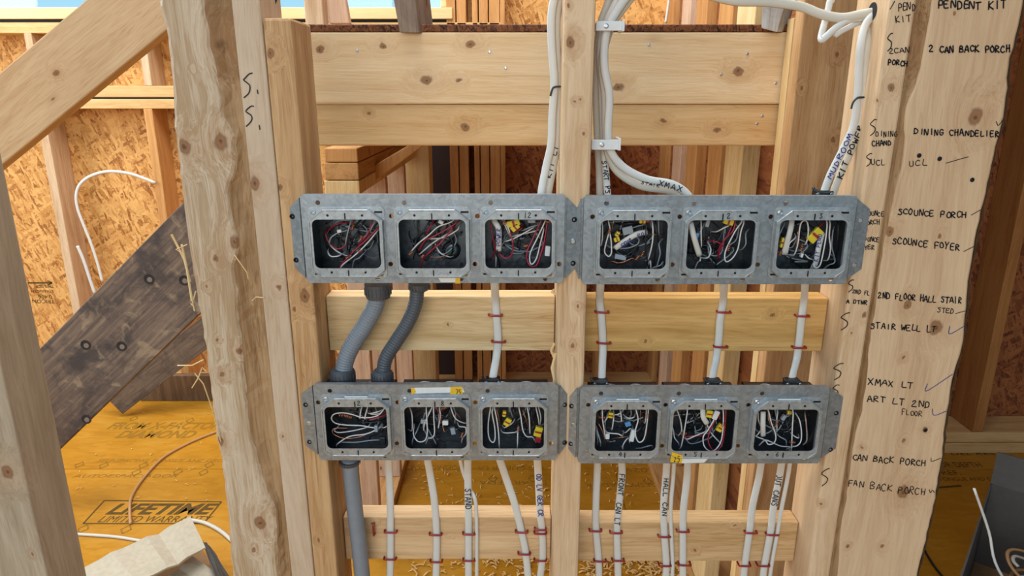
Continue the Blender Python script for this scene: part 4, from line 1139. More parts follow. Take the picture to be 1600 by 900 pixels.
bundle('UL', 3, 2, 'red and white wire loops with a blue-lettered sheath in the box numbered 12', [
 ('r', [(520,290),(515,360),(535,450),(545,540),(525,600)]), ('r', [(640,300),(670,380),(695,470),(690,560),(650,600),(610,590),(585,560)], .010), ('w', [(610,290),(635,335),(660,395)]), ('w', [(625,285),(655,345),(680,420)]),
 ('s', [(540,285),(575,350),(580,440),(578,540)], .010), ('w', [(562,545),(556,610)]), ('g', [(640,440),(600,500),(592,545)]), ('w', [(690,420),(780,400),(900,370)]), ('g', [(780,370),(850,340),(920,320)]), ('w', [(640,460),(720,430),(860,350)]),
 ('r', [(930,285),(870,420),(815,540),(815,620),(845,665),(890,660),(920,590),(960,440),(985,300)], .008), ('w', [(965,285),(900,430),(842,550),(836,625),(856,650),(892,600),(918,500),(948,380)], .010), ('r', [(990,290),(970,400),(950,520),(920,600)]),
 ('k', [(600,460),(560,560),(580,620)]), ('r', [(700,390),(760,360),(780,330)])],
 [(622,300,80,.010),(985,298,0,.006),(800,500,20,.006)], [(700,310,15,.020,.010,'yellow'),(715,345,40,.014,.009,'yellow'),(850,292,0,.012,.006,'wire_g'),(983,540,85,.016,.008,'white_plastic')], 7,
 [('POWER', 592, 500, 592, 345, 6, .0062)])
bundle('UR', 1, 3, 'dense black and white wires with a blue-lettered sheath in the first box, upper right bracket', [
 ('w', [(265,300),(272,400),(265,470),(250,500)]), ('w', [(325,390),(300,480),(290,550),(320,585),(345,560),(345,480),(335,400)], .008), ('k', [(310,290),(330,370)]), ('s', [(375,520),(470,450),(560,400),(640,385)], .012), ('g', [(440,400),(520,350),(620,320)]),
 ('k', [(640,290),(630,400),(635,560),(650,680)], .008), ('w', [(685,310),(690,400),(680,500),(650,610)], .009), ('c', [(660,405),(700,402),(750,405)], .007), ('g', [(740,480),(750,560),(730,640)]), ('k', [(710,300),(720,450),(700,620)]), ('g', [(690,680),(750,660),(775,630)]),
 ('c', [(380,650),(450,630),(520,600),(545,610),(600,560)]), ('c', [(330,630),(420,640),(500,620)]), ('k', [(380,540),(480,590),(560,540)]), ('k', [(420,320),(520,310),(600,290)]), ('w', [(320,290),(335,360)]), ('c', [(365,285),(350,360)]), ('g', [(735,290),(740,400)]), ('w', [(665,620),(672,685)])],
 [(328,378,80,.010),(560,600,60,.008),(605,565,70,.010)], [(602,290,0,.010,.008,'yellow'),(390,445,20,.009,.007,'yellow'),(395,400,60,.008,.006,'yellow'),(645,288,0,.006,.006,'redplug'),(420,590,-10,.018,.008,'wire_g'),(480,370,15,.016,.012,'wire_g')], 9,
 [('EXTER', 440, 508, 520, 455, 5, .0085), ('PO', 570, 425, 625, 405, 5, .0085)])
bundle('UR', 2, 3, 'white sheath and looped red wires in the box numbered 2, upper right bracket', [
 ('s', [(1000,300),(1030,430),(1075,580)], .010), ('w', [(1080,590),(1080,620),(1060,635)]), ('w', [(1088,290),(1088,400),(1090,500)]), ('w', [(1120,600),(1150,590),(1168,540),(1160,500)]), ('r', [(1240,600),(1230,560),(1250,490),(O1+80,430),(O1+140,290)]),
 ('r', [(O1+20,560),(O1+60,450),(O1+130,380),(O1+155,290)], .010), ('w', [(O1+210,290),(O1+150,380),(O1+80,520),(O1+65,590),(O1+80,630),(O1+130,600),(O1+175,520),(O1+200,380),(O1+225,300)], .009), ('g', [(O1+240,400),(O1+240,480),(O1+210,525)]),
 ('w', [(O1,380),(O1+60,350),(O1+100,330)]), ('k', [(1010,560),(1100,560),(1200,620)]), ('k', [(1150,300),(1170,420),(1200,560)]), ('r', [(1180,460),(1230,470),(1270,500)]), ('k', [(1120,300),(1130,450)])],
 [(O1+100,515,80,.011)], [(O1+95,298,-15,.016,.009,'yellow'),(1050,420,70,.012,.005,'bluenut'),(1140,310,80,.012,.006,'wire_g')], 7)
bundle('UR', 3, 4, 'white loops, yellow connector and a blue-lettered sheath in the box numbered 3', [
 ('s', [(620,290),(600,400),(552,568)], .011), ('w', [(640,570),(670,480),(690,330),(720,290),(750,310),(755,400),(735,480)], .009), ('c', [(650,540),(668,400),(680,330)]), ('w', [(720,560),(760,600),(800,620)]), ('s', [(875,390),(845,500),(818,640)], .012),
 ('w', [(910,300),(905,400),(890,500),(860,640),(830,680),(805,670),(800,640)], .007), ('r', [(880,310),(800,380),(760,440)]), ('w', [(935,300),(930,420),(940,520),(920,610)]), ('g', [(960,380),(950,500),(980,600)]), ('w', [(580,560),(600,480),(650,430)]), ('r', [(500,470),(495,570)]),
 ('g', [(560,310),(520,400),(510,450)]), ('k', [(1000,300),(1010,450),(990,620)]), ('g', [(920,660),(970,640),(1000,600)])],
 [(702,515,80,.013),(525,560,80,.008)], [(810,410,50,.024,.014,'yellow'),(537,470,80,.016,.004,'yellow'),(700,575,80,.007,.004,'white_plastic')], 7,
 [('KIT PEND', 832, 625, 872, 400, 6, .0075)])
bundle('LL', 1, 5, 'white wires folded sideways in the first box of the lower left bracket', [
 ('w', [(655,545),(520,525),(400,520),(320,505),(290,470),(310,435),(380,425),(460,440),(520,460),(600,460),(660,440),(700,395)], .009), ('w', [(650,550),(560,590),(430,610),(340,665)], .010), ('c', [(640,555),(520,610),(400,625),(320,600),(295,570),(320,545),(420,545)], .011),
 ('w', [(560,540),(430,570),(340,578),(310,560),(330,545)]), ('w', [(520,405),(512,465)], .006), ('w', [(565,405),(550,470)], .006), ('r', [(710,440),(640,465),(580,470)]), ('w', [(660,430),(600,435)]), ('g', [(690,640),(600,640),(480,655),(360,655)]), ('k', [(690,480),(600,500),(500,490)]), ('w', [(722,530),(690,540)]),
 ('k', [(690,560),(670,600),(600,610)]), ('w', [(690,400),(640,420),(580,430)])],
 [(380,445,0,.016),(420,455,-15,.012)], [(640,545,0,.006,.012,'wire_g'),(690,640,90,.014,.010,'black_plastic')], 6)
bundle('LL', 2, 5, 'hanging white wires in the middle box behind a yellow tape strip, lower left bracket', [
 ('w', [(905,395),(920,460),(918,560)]), ('w', [(1030,395),(1035,480),(1038,580),(1020,640),(970,650),(935,610),(930,570)], .008), ('w', [(1088,390),(1090,480),(1095,580),(1075,620),(1045,625)], .009), ('w', [(1135,390),(1140,450),(1125,540)]), ('c', [(1155,500),(1170,570),(1200,560)]), ('w', [(1225,390),(1260,470),(1330,505)], .010),
 ('k', [(1210,400),(1240,500),(1300,570)]), ('w', [(1290,530),(1338,540),(1338,590),(1315,620)]), ('c', [(1250,410),(1300,470)]), ('r', [(1115,390),(1130,430)]), ('c', [(1090,620),(1120,630),(1155,645)]), ('w', [(1070,395),(1020,500),(1010,560)]), ('g', [(920,660),(930,620),(960,560)])],
 [(1145,465,80,.013),(1310,600,75,.010),(1165,390,20,.010)], [(1240,565,10,.008,.012,'wire_g'),(1010,490,80,.008,.010,'wire_g'),(1180,500,90,.008,.010,'white_plastic')], 7)
bundle('LL', 3, 6, 'white loops and yellow connectors in the third box of the lower left bracket', [
 ('w', [(380,395),(365,500),(365,590),(380,640),(405,655),(418,620),(415,540),(395,430),(400,395)], .008), ('w', [(415,395),(430,470),(445,580),(452,705)], .007), ('c', [(430,395),(450,480),(460,560)]), ('w', [(490,540),(530,520),(560,495)]), ('w', [(485,580),(580,575)]), ('k', [(560,390),(580,480),(595,545)]), ('w', [(595,580),(592,695)], .008),
 ('w', [(605,390),(620,460),(635,560),(665,610),(710,615)], .010), ('c', [(630,395),(660,480),(690,590)]), ('w', [(670,385),(685,470),(690,580)], .009), ('w', [(740,395),(757,470),(765,520)]), ('w', [(760,390),(775,460),(772,520)]), ('c', [(715,490),(745,560)]), ('k', [(700,400),(710,500),(690,560)])],
 [(600,555,85,.013)], [(515,495,60,.014,.010,'yellow'),(490,430,80,.010,.006,'yellow'),(755,570,75,.018,.013,'yellow'),(755,632,75,.010,.010,'redplug')], 7)
bundle('LR', 1, 7, 'tangled short white wires in the box numbered 4, lower right bracket', [
 ('w', [(355,400),(358,480),(370,560),(378,620)], .008), ('w', [(420,400),(400,450),(370,495)]), ('c', [(325,505),(360,580),(380,665)], .007), ('w', [(445,440),(440,500),(430,555)]), ('w', [(620,405),(635,480),(615,560),(620,620),(645,655),(680,630),(700,540),(715,405)], .008), ('w', [(400,580),(480,590),(510,605)], .008),
 ('c', [(430,630),(520,615),(580,605)]), ('w', [(515,710),(520,670),(560,620)]), ('w', [(535,580),(570,550),(590,550)]), ('w', [(320,580),(340,650)]), ('c', [(655,405),(650,520)]), ('c', [(710,450),(700,600),(680,660)]), ('w', [(555,465),(600,460)]), ('g', [(660,700),(740,680)]), ('w', [(700,410),(690,500)]), ('w', [(500,430),(505,490)]), ('w', [(450,440),(500,425)]), ('g', [(310,570),(320,640)])],
 [(350,460,0,.010),(712,450,90,.010)], [(420,440,80,.010,.008,'yellow'),(555,510,20,.010,.008,'bluenut'),(590,600,80,.022,.008,'white_plastic'),(395,605,0,.007,.010,'white_plastic')], 8)
O2 = 1050
bundle('LR', 2, 7, 'large red and white loops in the box numbered 5, above a yellow tape flag', [
 ('w', [(940,405),(965,480),(975,560),(950,600)]), ('w', [(1020,400),(1010,480),(990,600),(970,690)], .008), ('w', [(910,560),(920,620),(950,660)]), ('r', [(1000,610),(1070,605),(1150,600)]), ('w', [(1020,630),(1080,605),(1160,570)]), ('s', [(1140,392),(1145,460),(1175,510)], .010), ('w', [(1170,510),(1185,545)]),
 ('w', [(O2+180,470),(O2+130,560),(O2+95,610),(O2+100,680),(O2+140,722),(O2+190,712),(O2+235,640),(O2+250,520),(O2+250,410)], .006), ('r', [(O2+185,480),(O2+145,570),(O2+132,640),(O2+160,706),(O2+200,722),(O2+245,660),(O2+265,520),(O2+270,405)], .008), ('w', [(O2+170,600),(O2+235,670)]), ('r', [(O2+210,400),(O2+225,470)]), ('k', [(1060,420),(1080,500),(1050,560)])],
 [(990,588,10,.009),(O2+245,520,60,.008)], [(O2+140,430,80,.013,.010,'yellow'),(O2+225,540,60,.014,.010,'yellow'),(O2+190,440,70,.016,.009,'white_plastic')], 7)
bundle('LR', 3, 8, 'row of thin hanging white wires in the box numbered 6, lower right bracket', [
 ('w', [(520,415),(525,480),(545,540),(530,580),(500,605)]), ('w', [(500,605),(560,630),(620,650),(700,685),(780,690)]), ('s', [(562,415),(560,520),(562,605)], .010), ('w', [(605,415),(625,500),(655,580),(660,630),(640,665),(600,670),(575,640)], .009), ('c', [(600,420),(612,500),(645,600)]), ('w', [(675,415),(668,480),(668,570)]),
 ('w', [(795,415),(790,540),(780,740)], .008), ('w', [(845,480),(860,560),(858,640),(830,680),(790,690)], .009), ('w', [(890,420),(900,520),(920,640)]), ('c', [(895,440),(905,540),(922,640)]), ('g', [(690,610),(740,640)]), ('k', [(740,480),(760,560),(790,620)]), ('w', [(810,610),(840,620)])],
 [(670,505,90,.010),(790,655,0,.008)], [(765,420,0,.006,.006,'yellow'),(720,460,60,.010,.006,'wire_g')], 7)

# ================================================================== CABLES
def cable(label, pts, w=.0135, t=.0062, mat='cable', n=10, sub=8):
    """pts: (pixel x, pixel y, depth)"""
    P = crom([px(a, b, Y) for a, b, Y in pts], sub)
    mb = MB(); mb.tube(P, w/2, t/2, n=n)
    return tag(mb.build('electrical_cable', M[mat], None, smooth=True), label, 'cable', 'white electrical cables')
CB = BY - .0036                # centre of a cable lying on the blocking
BOT = F + .024
def down(label, xy, w=.0135, **k):
    """cable from the bottom of a bracket down over the blocking"""
    return cable(label, [(xy[0][0], xy[0][1], BOT)] + [(a, b, CB) for a, b in xy[1:]], w, **k)
ST = []
def staple(x, y, label, ang=0, ww=20):
    p = px(x, y, BY); hw = ww/2*BY/1000; c, s_ = math.cos(math.radians(ang)), math.sin(math.radians(ang))
    e = Vector((c, 0, -s_)); q = Vector((0, -.0085, 0))
    pts = [p - e*hw + Vector((0,.004,0)), p - e*hw + q*.6, p - e*hw*.8 + q, p + e*hw*.8 + q, p + e*hw + q*.6, p + e*hw + Vector((0,.004,0))]
    mb = MB(); mb.tube(crom(pts, 3), .0019, n=6)
    return tag(mb.build('cable_staple', M['staple'], None, smooth=True), label, 'staple', 'red cable staples')
# between the brackets
c1 = cable('white cable dropping between the left brackets, right of the conduits', [(772, 430, BOT), (773, 446, BOT), (774, 470, CB), (776, 500, CB), (778, 530, CB), (776, 555, CB), (771, 585, F+.034), (769, 600, F+.03)])
c2 = cable('white cable dropping between the right brackets, nearest the centre stud', [(937, 430, BOT), (938, 446, BOT), (937, 470, CB), (940, 500, CB), (942, 540, CB), (941, 570, F+.045), (940, 600, F+.03)])
c3 = cable('white cable dropping between the right brackets, middle of three', [(1131, 430, BOT), (1131, 446, BOT), (1130, 470, CB), (1125, 500, CB), (1123, 530, CB), (1119, 560, CB), (1114, 585, F+.04), (1112, 600, F+.03)])
c4 = cable('white cable dropping between the right brackets, nearest the handwritten list', [(1258, 430, BOT), (1258, 446, BOT), (1256, 470, CB), (1252, 500, CB), (1249, 530, CB), (1245, 560, CB), (1239, 585, F+.04), (1237, 600, F+.03)])
for (x, y, l) in ((774, 491, 'upper red staple on the cable between the left brackets'), (779, 532, 'lower red staple on the cable between the left brackets'),
                  (940, 486, 'upper red staple on the cable beside the centre stud, between the right brackets'), (943, 534, 'lower red staple on the cable beside the centre stud, between the right brackets'),
                  (1130, 486, 'upper red staple on the middle cable between the right brackets'), (1125, 540, 'lower red staple on the middle cable between the right brackets'),
                  (1252, 492, 'upper red staple on the cable between the right brackets nearest the list'), (1247, 541, 'lower red staple on the cable between the right brackets nearest the list')):
    staple(x, y, l, 2)
# below the lower brackets
LOW = [
 ('leftmost white cable below the lower left bracket', [(607, 712), (608, 740), (610, 790), (610, 830), (610, 870), (609, 910)], [(611, 828), (610, 870)]),
 ('second white cable below the lower left bracket', [(667, 712), (672, 740), (679, 785), (682, 832), (682, 873), (681, 910)], [(681, 832), (682, 874)]),
 ('white cable with vertical black lettering below the lower left bracket', [(731, 712), (731, 740), (732, 790), (732, 832), (732, 872), (732, 910)], [(733, 831), (733, 872)]),
 ('slanting fourth white cable below the lower left bracket', [(779, 712), (790, 745), (805, 790), (814, 828), (821, 862), (826, 910)], [(815, 828), (819, 862)]),
 ('white cable with blue lettering below the lower left bracket, by the centre stud', [(839, 712), (841, 740), (844, 800), (847, 830), (848, 868), (843, 910)], [(844, 830), (844, 872)]),
 ('first white cable below the lower right bracket, by the centre stud', [(934, 712), (933, 740), (931, 790), (931, 825), (935, 872), (936, 910)], [(930, 826), (937, 873)]),
 ('white cable lettered in black, second below the lower right bracket', [(970, 712), (972, 740), (967, 790), (964, 828), (965, 872), (966, 910)], [(962, 829), (965, 872)]),
 ('white cable under the yellow tape flag, third below the lower right bracket', [(1042, 712), (1041, 740), (1037, 790), (1038, 835), (1041, 880), (1040, 910)], [(1037, 835), (1038, 880)]),
 ('fourth white cable below the lower right bracket', [(1075, 712), (1074, 745), (1068, 795), (1067, 828), (1067, 880), (1067, 910)], [(1066, 827), (1069, 879)]),
 ('fifth white cable below the lower right bracket, leaning left', [(1191, 712), (1186, 745), (1176, 790), (1171, 830), (1164, 880), (1161, 910)], [(1172, 829), (1162, 880)]),
 ('sixth white cable below the lower right bracket with vertical black lettering', [(1223, 712), (1218, 745), (1209, 790), (1204, 830), (1195, 880), (1191, 910)], [(1205, 832), (1191, 880)]),
]
LC = []
SHORT = ['leftmost cable under the lower left bracket', 'second cable under the lower left bracket', 'black-lettered cable under the lower left bracket', 'slanting cable under the lower left bracket', 'blue-lettered cable by the centre stud',
         'first cable under the lower right bracket', 'second cable under the lower right bracket', 'cable under the yellow tape flag', 'fourth cable under the lower right bracket', 'fifth cable under the lower right bracket', 'sixth cable under the lower right bracket']
for l, xy, sts in LOW:
    LC.append(down(l, xy)); 
    for q, (x, y) in enumerate(sts): staple(x, y, ('upper' if q == 0 else 'lower') + ' red staple on the ' + SHORT[len(LC)-1], 2)
cable('thin white cable tucked behind the black-lettered cable, lower left bracket', [(718, 712, BOT+.012), (723, 735, CB+.006), (733, 762, CB+.008), (743, 784, CB), (745, 832, CB), (745, 872, CB), (745, 910, CB)], .0070)
down('white cable tucked behind the sixth cable, lower right bracket', [(1236, 712), (1231, 745), (1221, 795), (1215, 830), (1206, 880), (1202, 910)], .0075)
down('white cable tucked behind the third cable, lower right bracket', [(1054, 712), (1052, 745), (1048, 795), (1049, 835), (1051, 880), (1050, 910)], .0075)
p = staple(585, 825, 'empty upright red staple left of the cables on the lowest left blocking', 90, 20)
staple(844, 824, 'second red staple stacked just above the blue-lettered cable staple', 2, 18)
FT = F + .050                  # writing sits just in front of these cables
def cwrite(c, s, x0, y0, x1, y1, h, Y, mat='ink', pen=.0016): write(s, x0, y0, x1, y1, h, Y, M[mat], c, pen)
def cy(y): return BOT + (CB-BOT)*min(1, max(0, (y-712)/30.0)) - .0045
def vtext(c, s, pts, h, mat='ink', pen=.0015):
    """lettering running down a cable: pts = (x,y) start and end on the cable centre line"""
    (x0, y0), (x1, y1) = pts; mb = MB(); d = Vector((x1-x0, y1-y0)); ln = d.length; d.normalize(); nr = Vector((d.y, -d.x)); adv = ln/len(s)
    for k, ch in enumerate(s):
        if ch == ' ': continue
        for st_ in G[ch]:
            q = []
            for a, b in st_:
                pp = Vector((x0, y0)) + d*(adv*(k + a/4*.74)) + nr*((b/6-.5)*h)
                q.append(px(pp.x, pp.y, CB - .0036))
            q = crom(q, 4) if len(q) > 2 else q
            ribbon(mb, q, pen, CB - .0038)
    mb.build('marker_writing', M[mat], c, fix=False)
vtext(LC[2], 'STAND', [(731, 764), (732, 797)], 9); vtext(LC[4], 'OD LV GER CR', [(842, 741), (845, 808)], 8, 'blueink')
vtext(LC[6], 'FRONT', [(972, 741), (969, 776)], 8); vtext(LC[6], 'CAN LT', [(967, 786), (964, 822)], 8)
vtext(LC[7], 'HALL CAN', [(1041, 748), (1038, 808)], 7); vtext(LC[10], 'OUT CANS', [(1218, 742), (1209, 792)], 9)
# cables above the brackets, left of the centre stud
UY = F + .035
u1 = cable('left of two white cables running up beside the centre stud', [(846, 325, BOT), (846, 300, F+.03), (853, 262, UY), (861, 225, UY), (863, 180, UY), (866, 130, UY), (862, 70, UY), (862, 20, UY), (872, -30, UY), (880, -90, UY), (880, -400, UY)], .0120)
u2 = cable('right of two lettered white cables running up against the centre stud', [(857, 325, BOT+.008), (857, 300, F+.038), (864, 262, UY+.007), (870, 225, UY+.007), (872, 180, UY+.008), (873, 130, UY+.008), (870, 70, UY+.008), (871, 20, UY+.008), (881, -30, UY+.008), (890, -90, UY+.008), (890, -400, UY+.008)], .0120, mat='cable2')
def up_text(c, s, x0, y0, x1, y1, h, Y, mat='ink', pen=.0014): write(s, x0, y0, x1, y1, h, Y, M[mat], c, pen)
up_text(u2, 'KIT LT', 861, 278, 873, 226, 7, UY+.0025)
mb = MB(); mb.tube(crom([px(860, 150, UY-.006), px(862, 142, UY-.007), px(866, 136, UY-.007), px(880, 135, UY-.006)], 5), .0015, n=6); tag(mb.build('cable_tie', M['black_plastic'], smooth=True), 'thin black tie around the two cables left of the centre stud', 'cable tie')
# bundle right of the centre stud
S0 = F + .03
r1 = cable('rearmost grey-white cable of the bundle on the right of the centre stud', [(937, 320, BOT+.014), (937, 300, F+.045), (936, 262, S0+.034), (934, 226, S0+.034), (932, 150, S0+.034), (934, 80, S0+.034), (938, 40, S0+.034), (950, 5, S0+.034), (968, -40, S0+.034), (1060, -120, S0+.034), (1240, -150, S0+.034)], .0115, mat='cable2')
r2 = cable('lettered white cable dropping straight from the clips beside the centre stud', [(951, 320, BOT), (949, 300, F+.03), (946, 262, S0+.020), (944, 226, S0+.024), (941, 150, S0+.024), (938, 80, S0+.024), (946, 40, S0+.024), (962, 5, S0+.024), (984, -40, S0+.024), (1070, -106, S0+.024), (1240, -134, S0+.024)], .0115)
r3 = cable('white cable bending right from the lower clip into the upper right bracket', [(1080, 322, BOT), (1074, 304, F+.03), (1050, 288, F+.032), (1010, 280, F+.034), (975, 262, S0+.006), (954, 236, S0+.006), (950, 205, S0+.006), (952, 150, S0+.006), (944, 100, S0+.006), (948, 50, S0+.006), (966, 14, S0+.006), (996, -20, S0+.006), (1080, -78, S0+.006), (1240, -104, S0+.006)], .0125)
r4 = cable('outermost white cable bending right beneath the hand-lettered one', [(1070, 322, BOT+.006), (1062, 305, F+.04), (1040, 297, F+.042), (1000, 290, F+.042), (965, 268, S0+.014), (950, 238, S0+.014), (947, 205, S0+.014), (946, 150, S0+.014), (941, 100, S0+.014), (952, 48, S0+.014), (974, 12, S0+.014), (1006, -24, S0+.014), (1080, -92, S0+.014), (1240, -119, S0+.014)], .0125, mat='cable2')
up_text(r3, 'XMAX', 1030, 289, 1066, 300, 8, F+.024); up_text(r4, 'STAIR', 1002, 287, 1032, 293, 4, F+.026, pen=.0011)
up_text(r2, 'START PS', 941, 252, 947, 304, 7, F+.026)
def clip(x0, x1, y0, y1, label):
    Y0 = S0 - .004
    a, b = px(x0, y1, Y0), px(x1, y0, Y0)
    r = empty('cable_clip', (a.x, Y0, a.z), label, 'clip', 'white plastic cable stackers')
    mb = MB(); mb.box(a.x, b.x, Y0-.001, Y0+.0015, a.z, b.z); mb.build('strap', M['clip'], r, bevel=.0006)
    mb = MB(); mb.box(a.x, a.x+.006, Y0+.0015, Y0+.05, a.z+.002, b.z-.002); mb.build('base_leg', M['clip'], r, bevel=.0005)
    mb = MB(); mb.box(b.x-.004, b.x, Y0-.003, Y0+.035, a.z-.001, b.z+.002); mb.build('end_hook', M['clip'], r, bevel=.0005)
    c = px(x0 + (x1-x0)*.36, (y0+y1)/2, Y0-.001); mb = MB(); mb.lathe(c, (0,-1,0), [(0, .0036), (.0012, .0036), (.0018, .002)], 12); mb.build('nail', M['zinc'], r)
clip(931, 976, 33, 48, 'upper white plastic clip stacking cables on the centre stud')
clip(924, 970, 218, 234, 'lower white plastic clip stacking cables on the centre stud')
# right hand group
RY = F + .03
q1 = cable('white cable dropping from the bored hole to the upper right bracket, left of the pair', [(1283, 322, BOT), (1287, 302, F+.03), (1298, 272, RY), (1318, 232, RY), (1334, 195, RY), (1340, 150, RY), (1342, 110, RY), (1345, 70, RY), (1352, 40, F+.04), (1366, 22, F+.046)], .0125)
q2 = cable('lettered white cable dropping from the bored hole, nearest the noted stud', [(1299, 322, BOT+.007), (1302, 302, F+.038), (1314, 270, RY+.008), (1332, 230, RY+.008), (1346, 190, RY+.009), (1352, 150, RY+.009), (1354, 110, RY+.009), (1356, 70, RY+.010), (1361, 42, F+.050), (1371, 28, F+.056)], .0125, mat='cable2')
write('MUDROOM', 1299, 280, 1334, 210, 7, RY-.005, M['blueink'], q1, .0014); write('KIT POWER', 1316, 279, 1350, 197, 8, RY+.003, ink, q2, .0018)
mb = MB(); mb.tube(crom([px(1330, 170, RY-.006), px(1333, 160, RY-.007), px(1340, 153, RY-.007), px(1350, 152, RY-.003)], 5), .0016, n=6); tag(mb.build('cable_tie', M['black_plastic'], smooth=True), 'black tie around the cables above the upper right bracket', 'cable tie')
q3 = cable('cream cable sweeping across the top right into the bored hole', [(860, -330, F+.12), (930, -130, F+.11), (1030, -42, F+.085), (1130, -2, F+.065), (1200, 3, F+.06), (1250, 10, F+.056), (1282, 22, F+.052), (1315, 28, F+.05), (1345, 23, F+.048), (1372, 18, F+.046)], .0140, mat='cable2')
q4 = cable('white cable folded back in a loose V below the sweeping cable', [(1372, 28, F+.05), (1330, 30, F+.05), (1308, 42, F+.05), (1290, 58, F+.05), (1284, 62, F+.05), (1283, 56, F+.055), (1290, 30, F+.066), (1296, 5, F+.072), (1300, -30, F+.075), (1290, -300, F+.075)], .0105)
q5 = cable('thin white cable hanging from the fold beside the bored hole', [(1368, 30, F+.052), (1345, 34, F+.054), (1318, 47, F+.054), (1304, 56, F+.054)], .0085)
# connectors on top of the lower boxes and of the right box above
def connector(x, y, label, mat='black_plastic', Y=F+.03):
    p = px(x, y, Y); r = empty('cable_connector', p - Vector((0,0,.006)), label, 'connector', 'cable clamps on the box tops')
    mb = MB(); mb.box(p.x-.0125, p.x+.0125, Y-.009, Y+.009, p.z-.006, p.z+.005); mb.build('clamp_body', M[mat], r, bevel=.002)
    mb = MB(); mb.tube(crom([Vector((p.x-.0175, Y-.006, p.z+.010)), Vector((p.x-.013, Y-.0095, p.z+.004)), Vector((p.x, Y-.0105, p.z+.001)), Vector((p.x+.013, Y-.0095, p.z+.003))], 4), .0022, n=7); mb.build('clamp_strap', M[mat], r, smooth=True)
    for sx in (-1, 1):
        mb = MB(); mb.lathe(Vector((p.x+sx*.0105, Y-.009, p.z)), (0,-1,0), [(0, .0030), (.003, .0030), (.0038, .002)], 10); mb.build('clamp_screw', M['zinc'], r)
connector(770, 594, 'metal clamp where the cable enters the third lower left box', 'screw')
connector(938, 596, 'black clamp on the box top beside the centre stud, lower right bracket')
connector(1114, 596, 'black clamp on the middle box top of the lower right bracket')
connector(1237, 596, 'black clamp on the last box top of the lower right bracket')
connector(1284, 302, 'dark clamp where the cable pair enters the upper right bracket')

# ================================================================== CONDUITS
def conduit(label, pts, r, mat, fits, rib=True):
    P = crom([px(a, b, Y) for a, b, Y in pts], 14)
    lo = min(P, key=lambda v: v.z)
    root = empty('conduit', lo, label, 'conduit')
    # resample evenly for the ribs
    Q = [P[0]]; acc = 0
    step = .0016
    for a, b in zip(P, P[1:]):
        L = (b-a).length; d = (b-a).normalized(); t = step - acc
        while t < L:
            Q.append(a + d*t); t += step
        acc = L - (t - step)
    mb = MB(); mb.tube(Q, r, n=18, rfun=(lambda i: 1.0 + (.035 if (i % 3) else -.03)) if rib else None)
    mb.build('conduit_tube', M[mat], root, smooth=not rib)
    for (a, b, Y, prof, ax) in fits:
        mb = MB(); mb.lathe(px(a, b, Y), ax, prof, 24); o = mb.build('conduit_fitting', M['fitting'], root)
        # moulded grip ribs
        mb = MB(); base = px(a, b, Y); d = Vector(ax); hh = prof[-1][0]; rr_ = max(q[1] for q in prof)
        for k in range(20):
            an = 2*math.pi*k/20; c = base + Vector((math.cos(an)*rr_, math.sin(an)*rr_, 0)); mb.bar(c + d*hh*.25, c + d*hh*.75, .0018, .0012, (math.cos(an), math.sin(an), 0))
        mb.build('grip_rib', M['fitting'], o)
    return root
CY = F + .030
nutA = [(0, .0185), (.004, .020), (.016, .0215), (.026, .0205), (.030, .0165)]
nutB = [(0, .0155), (.003, .017), (.014, .0185), (.023, .017), (.027, .0135)]
conduit('light grey ribbed flexible conduit linking the left boxes', [(589, 450, CY), (587, 475, CY), (572, 505, CY), (553, 535, CY), (541, 560, CY), (536, 585, CY)], .0140, 'conduit',
        [(536, 601, CY, nutA, (0,0,1)), (590, 443, CY, [(0, .0215), (.018, .0205), (.024, .019)], (0,0,-1))])
conduit('dark grey ribbed flexible conduit next to the pale one', [(652, 450, CY), (649, 475, CY), (637, 505, CY), (618, 535, CY), (603, 560, CY), (598, 585, CY)], .0115, 'conduit_d',
        [(598, 601, CY, nutB, (0,0,1)), (655, 443, CY, [(0, .0175), (.007, .0165), (.012, .0125)], (0,0,-1))])
conduit('straight blue-grey conduit running down from the lower left box', [(547, 718, CY), (549, 745, CY), (555, 800, CY), (562, 860, CY), (568, 920, CY), (574, 980, CY)], .0143, 'conduit',
        [(546, 719, CY, [(0, .0185), (.005, .0175), (.008, .015)], (0,0,-1))], rib=False)

# ================================================================== LOOSE THINGS
def scrap(label, pts, r, mat, on_floor=True, Y=None, name='cable_scrap', ry=None):
    P = crom([pxz(a, b, r + (c if len(p) > 2 else 0)) if on_floor else px(a, b, Y) for p in pts for a, b, *cc in [p] for c in [cc[0] if cc else 0]], 8)
    mb = MB(); mb.tube(P, r, ry or r, n=8, hint=(0,0,1) if on_floor else (0,-1,0)); return tag(mb.build(name, M[mat], None, smooth=True), label, 'cable')
M['scrap'] = plain('tan_cable_jacket', 'b98a5a', .5)
scrap('tan cable scrap curving over the yellow floor print', [(345, 672), (300, 690), (255, 715), (222, 750), (205, 778), (203, 800), (204, 818)], .0055, 'scrap')
scrap('short pale cable scrap beside the leftmost stud on the floor', [(110, 834), (160, 837), (190, 840), (225, 846)], .0055, 'cable2')
scrap('thick cream cable scrap curving behind the torn cardboard', [(295, 812), (320, 817), (345, 830), (368, 850)], .007, 'cable2')
scrap('black cable lying on the floor at the foot of the list board', [(1438, 840), (1446, 862), (1460, 885), (1480, 910)], .004, 'black_plastic')
YW = YB - .012
scrap('white cable arching across the strand board wall on the left', [(160, 440), (152, 410), (142, 380), (130, 350), (121, 325), (119, 305), (125, 288), (142, 275), (170, 268), (205, 272), (243, 286)], .0075, 'cable', False, YW, 'electrical_cable', .004)
scrap('short straight white cable end in front of the left wall stud', [(148, 458), (140, 435), (130, 405), (121, 384)], .0085, 'cable', False, YW, 'electrical_cable', .005)
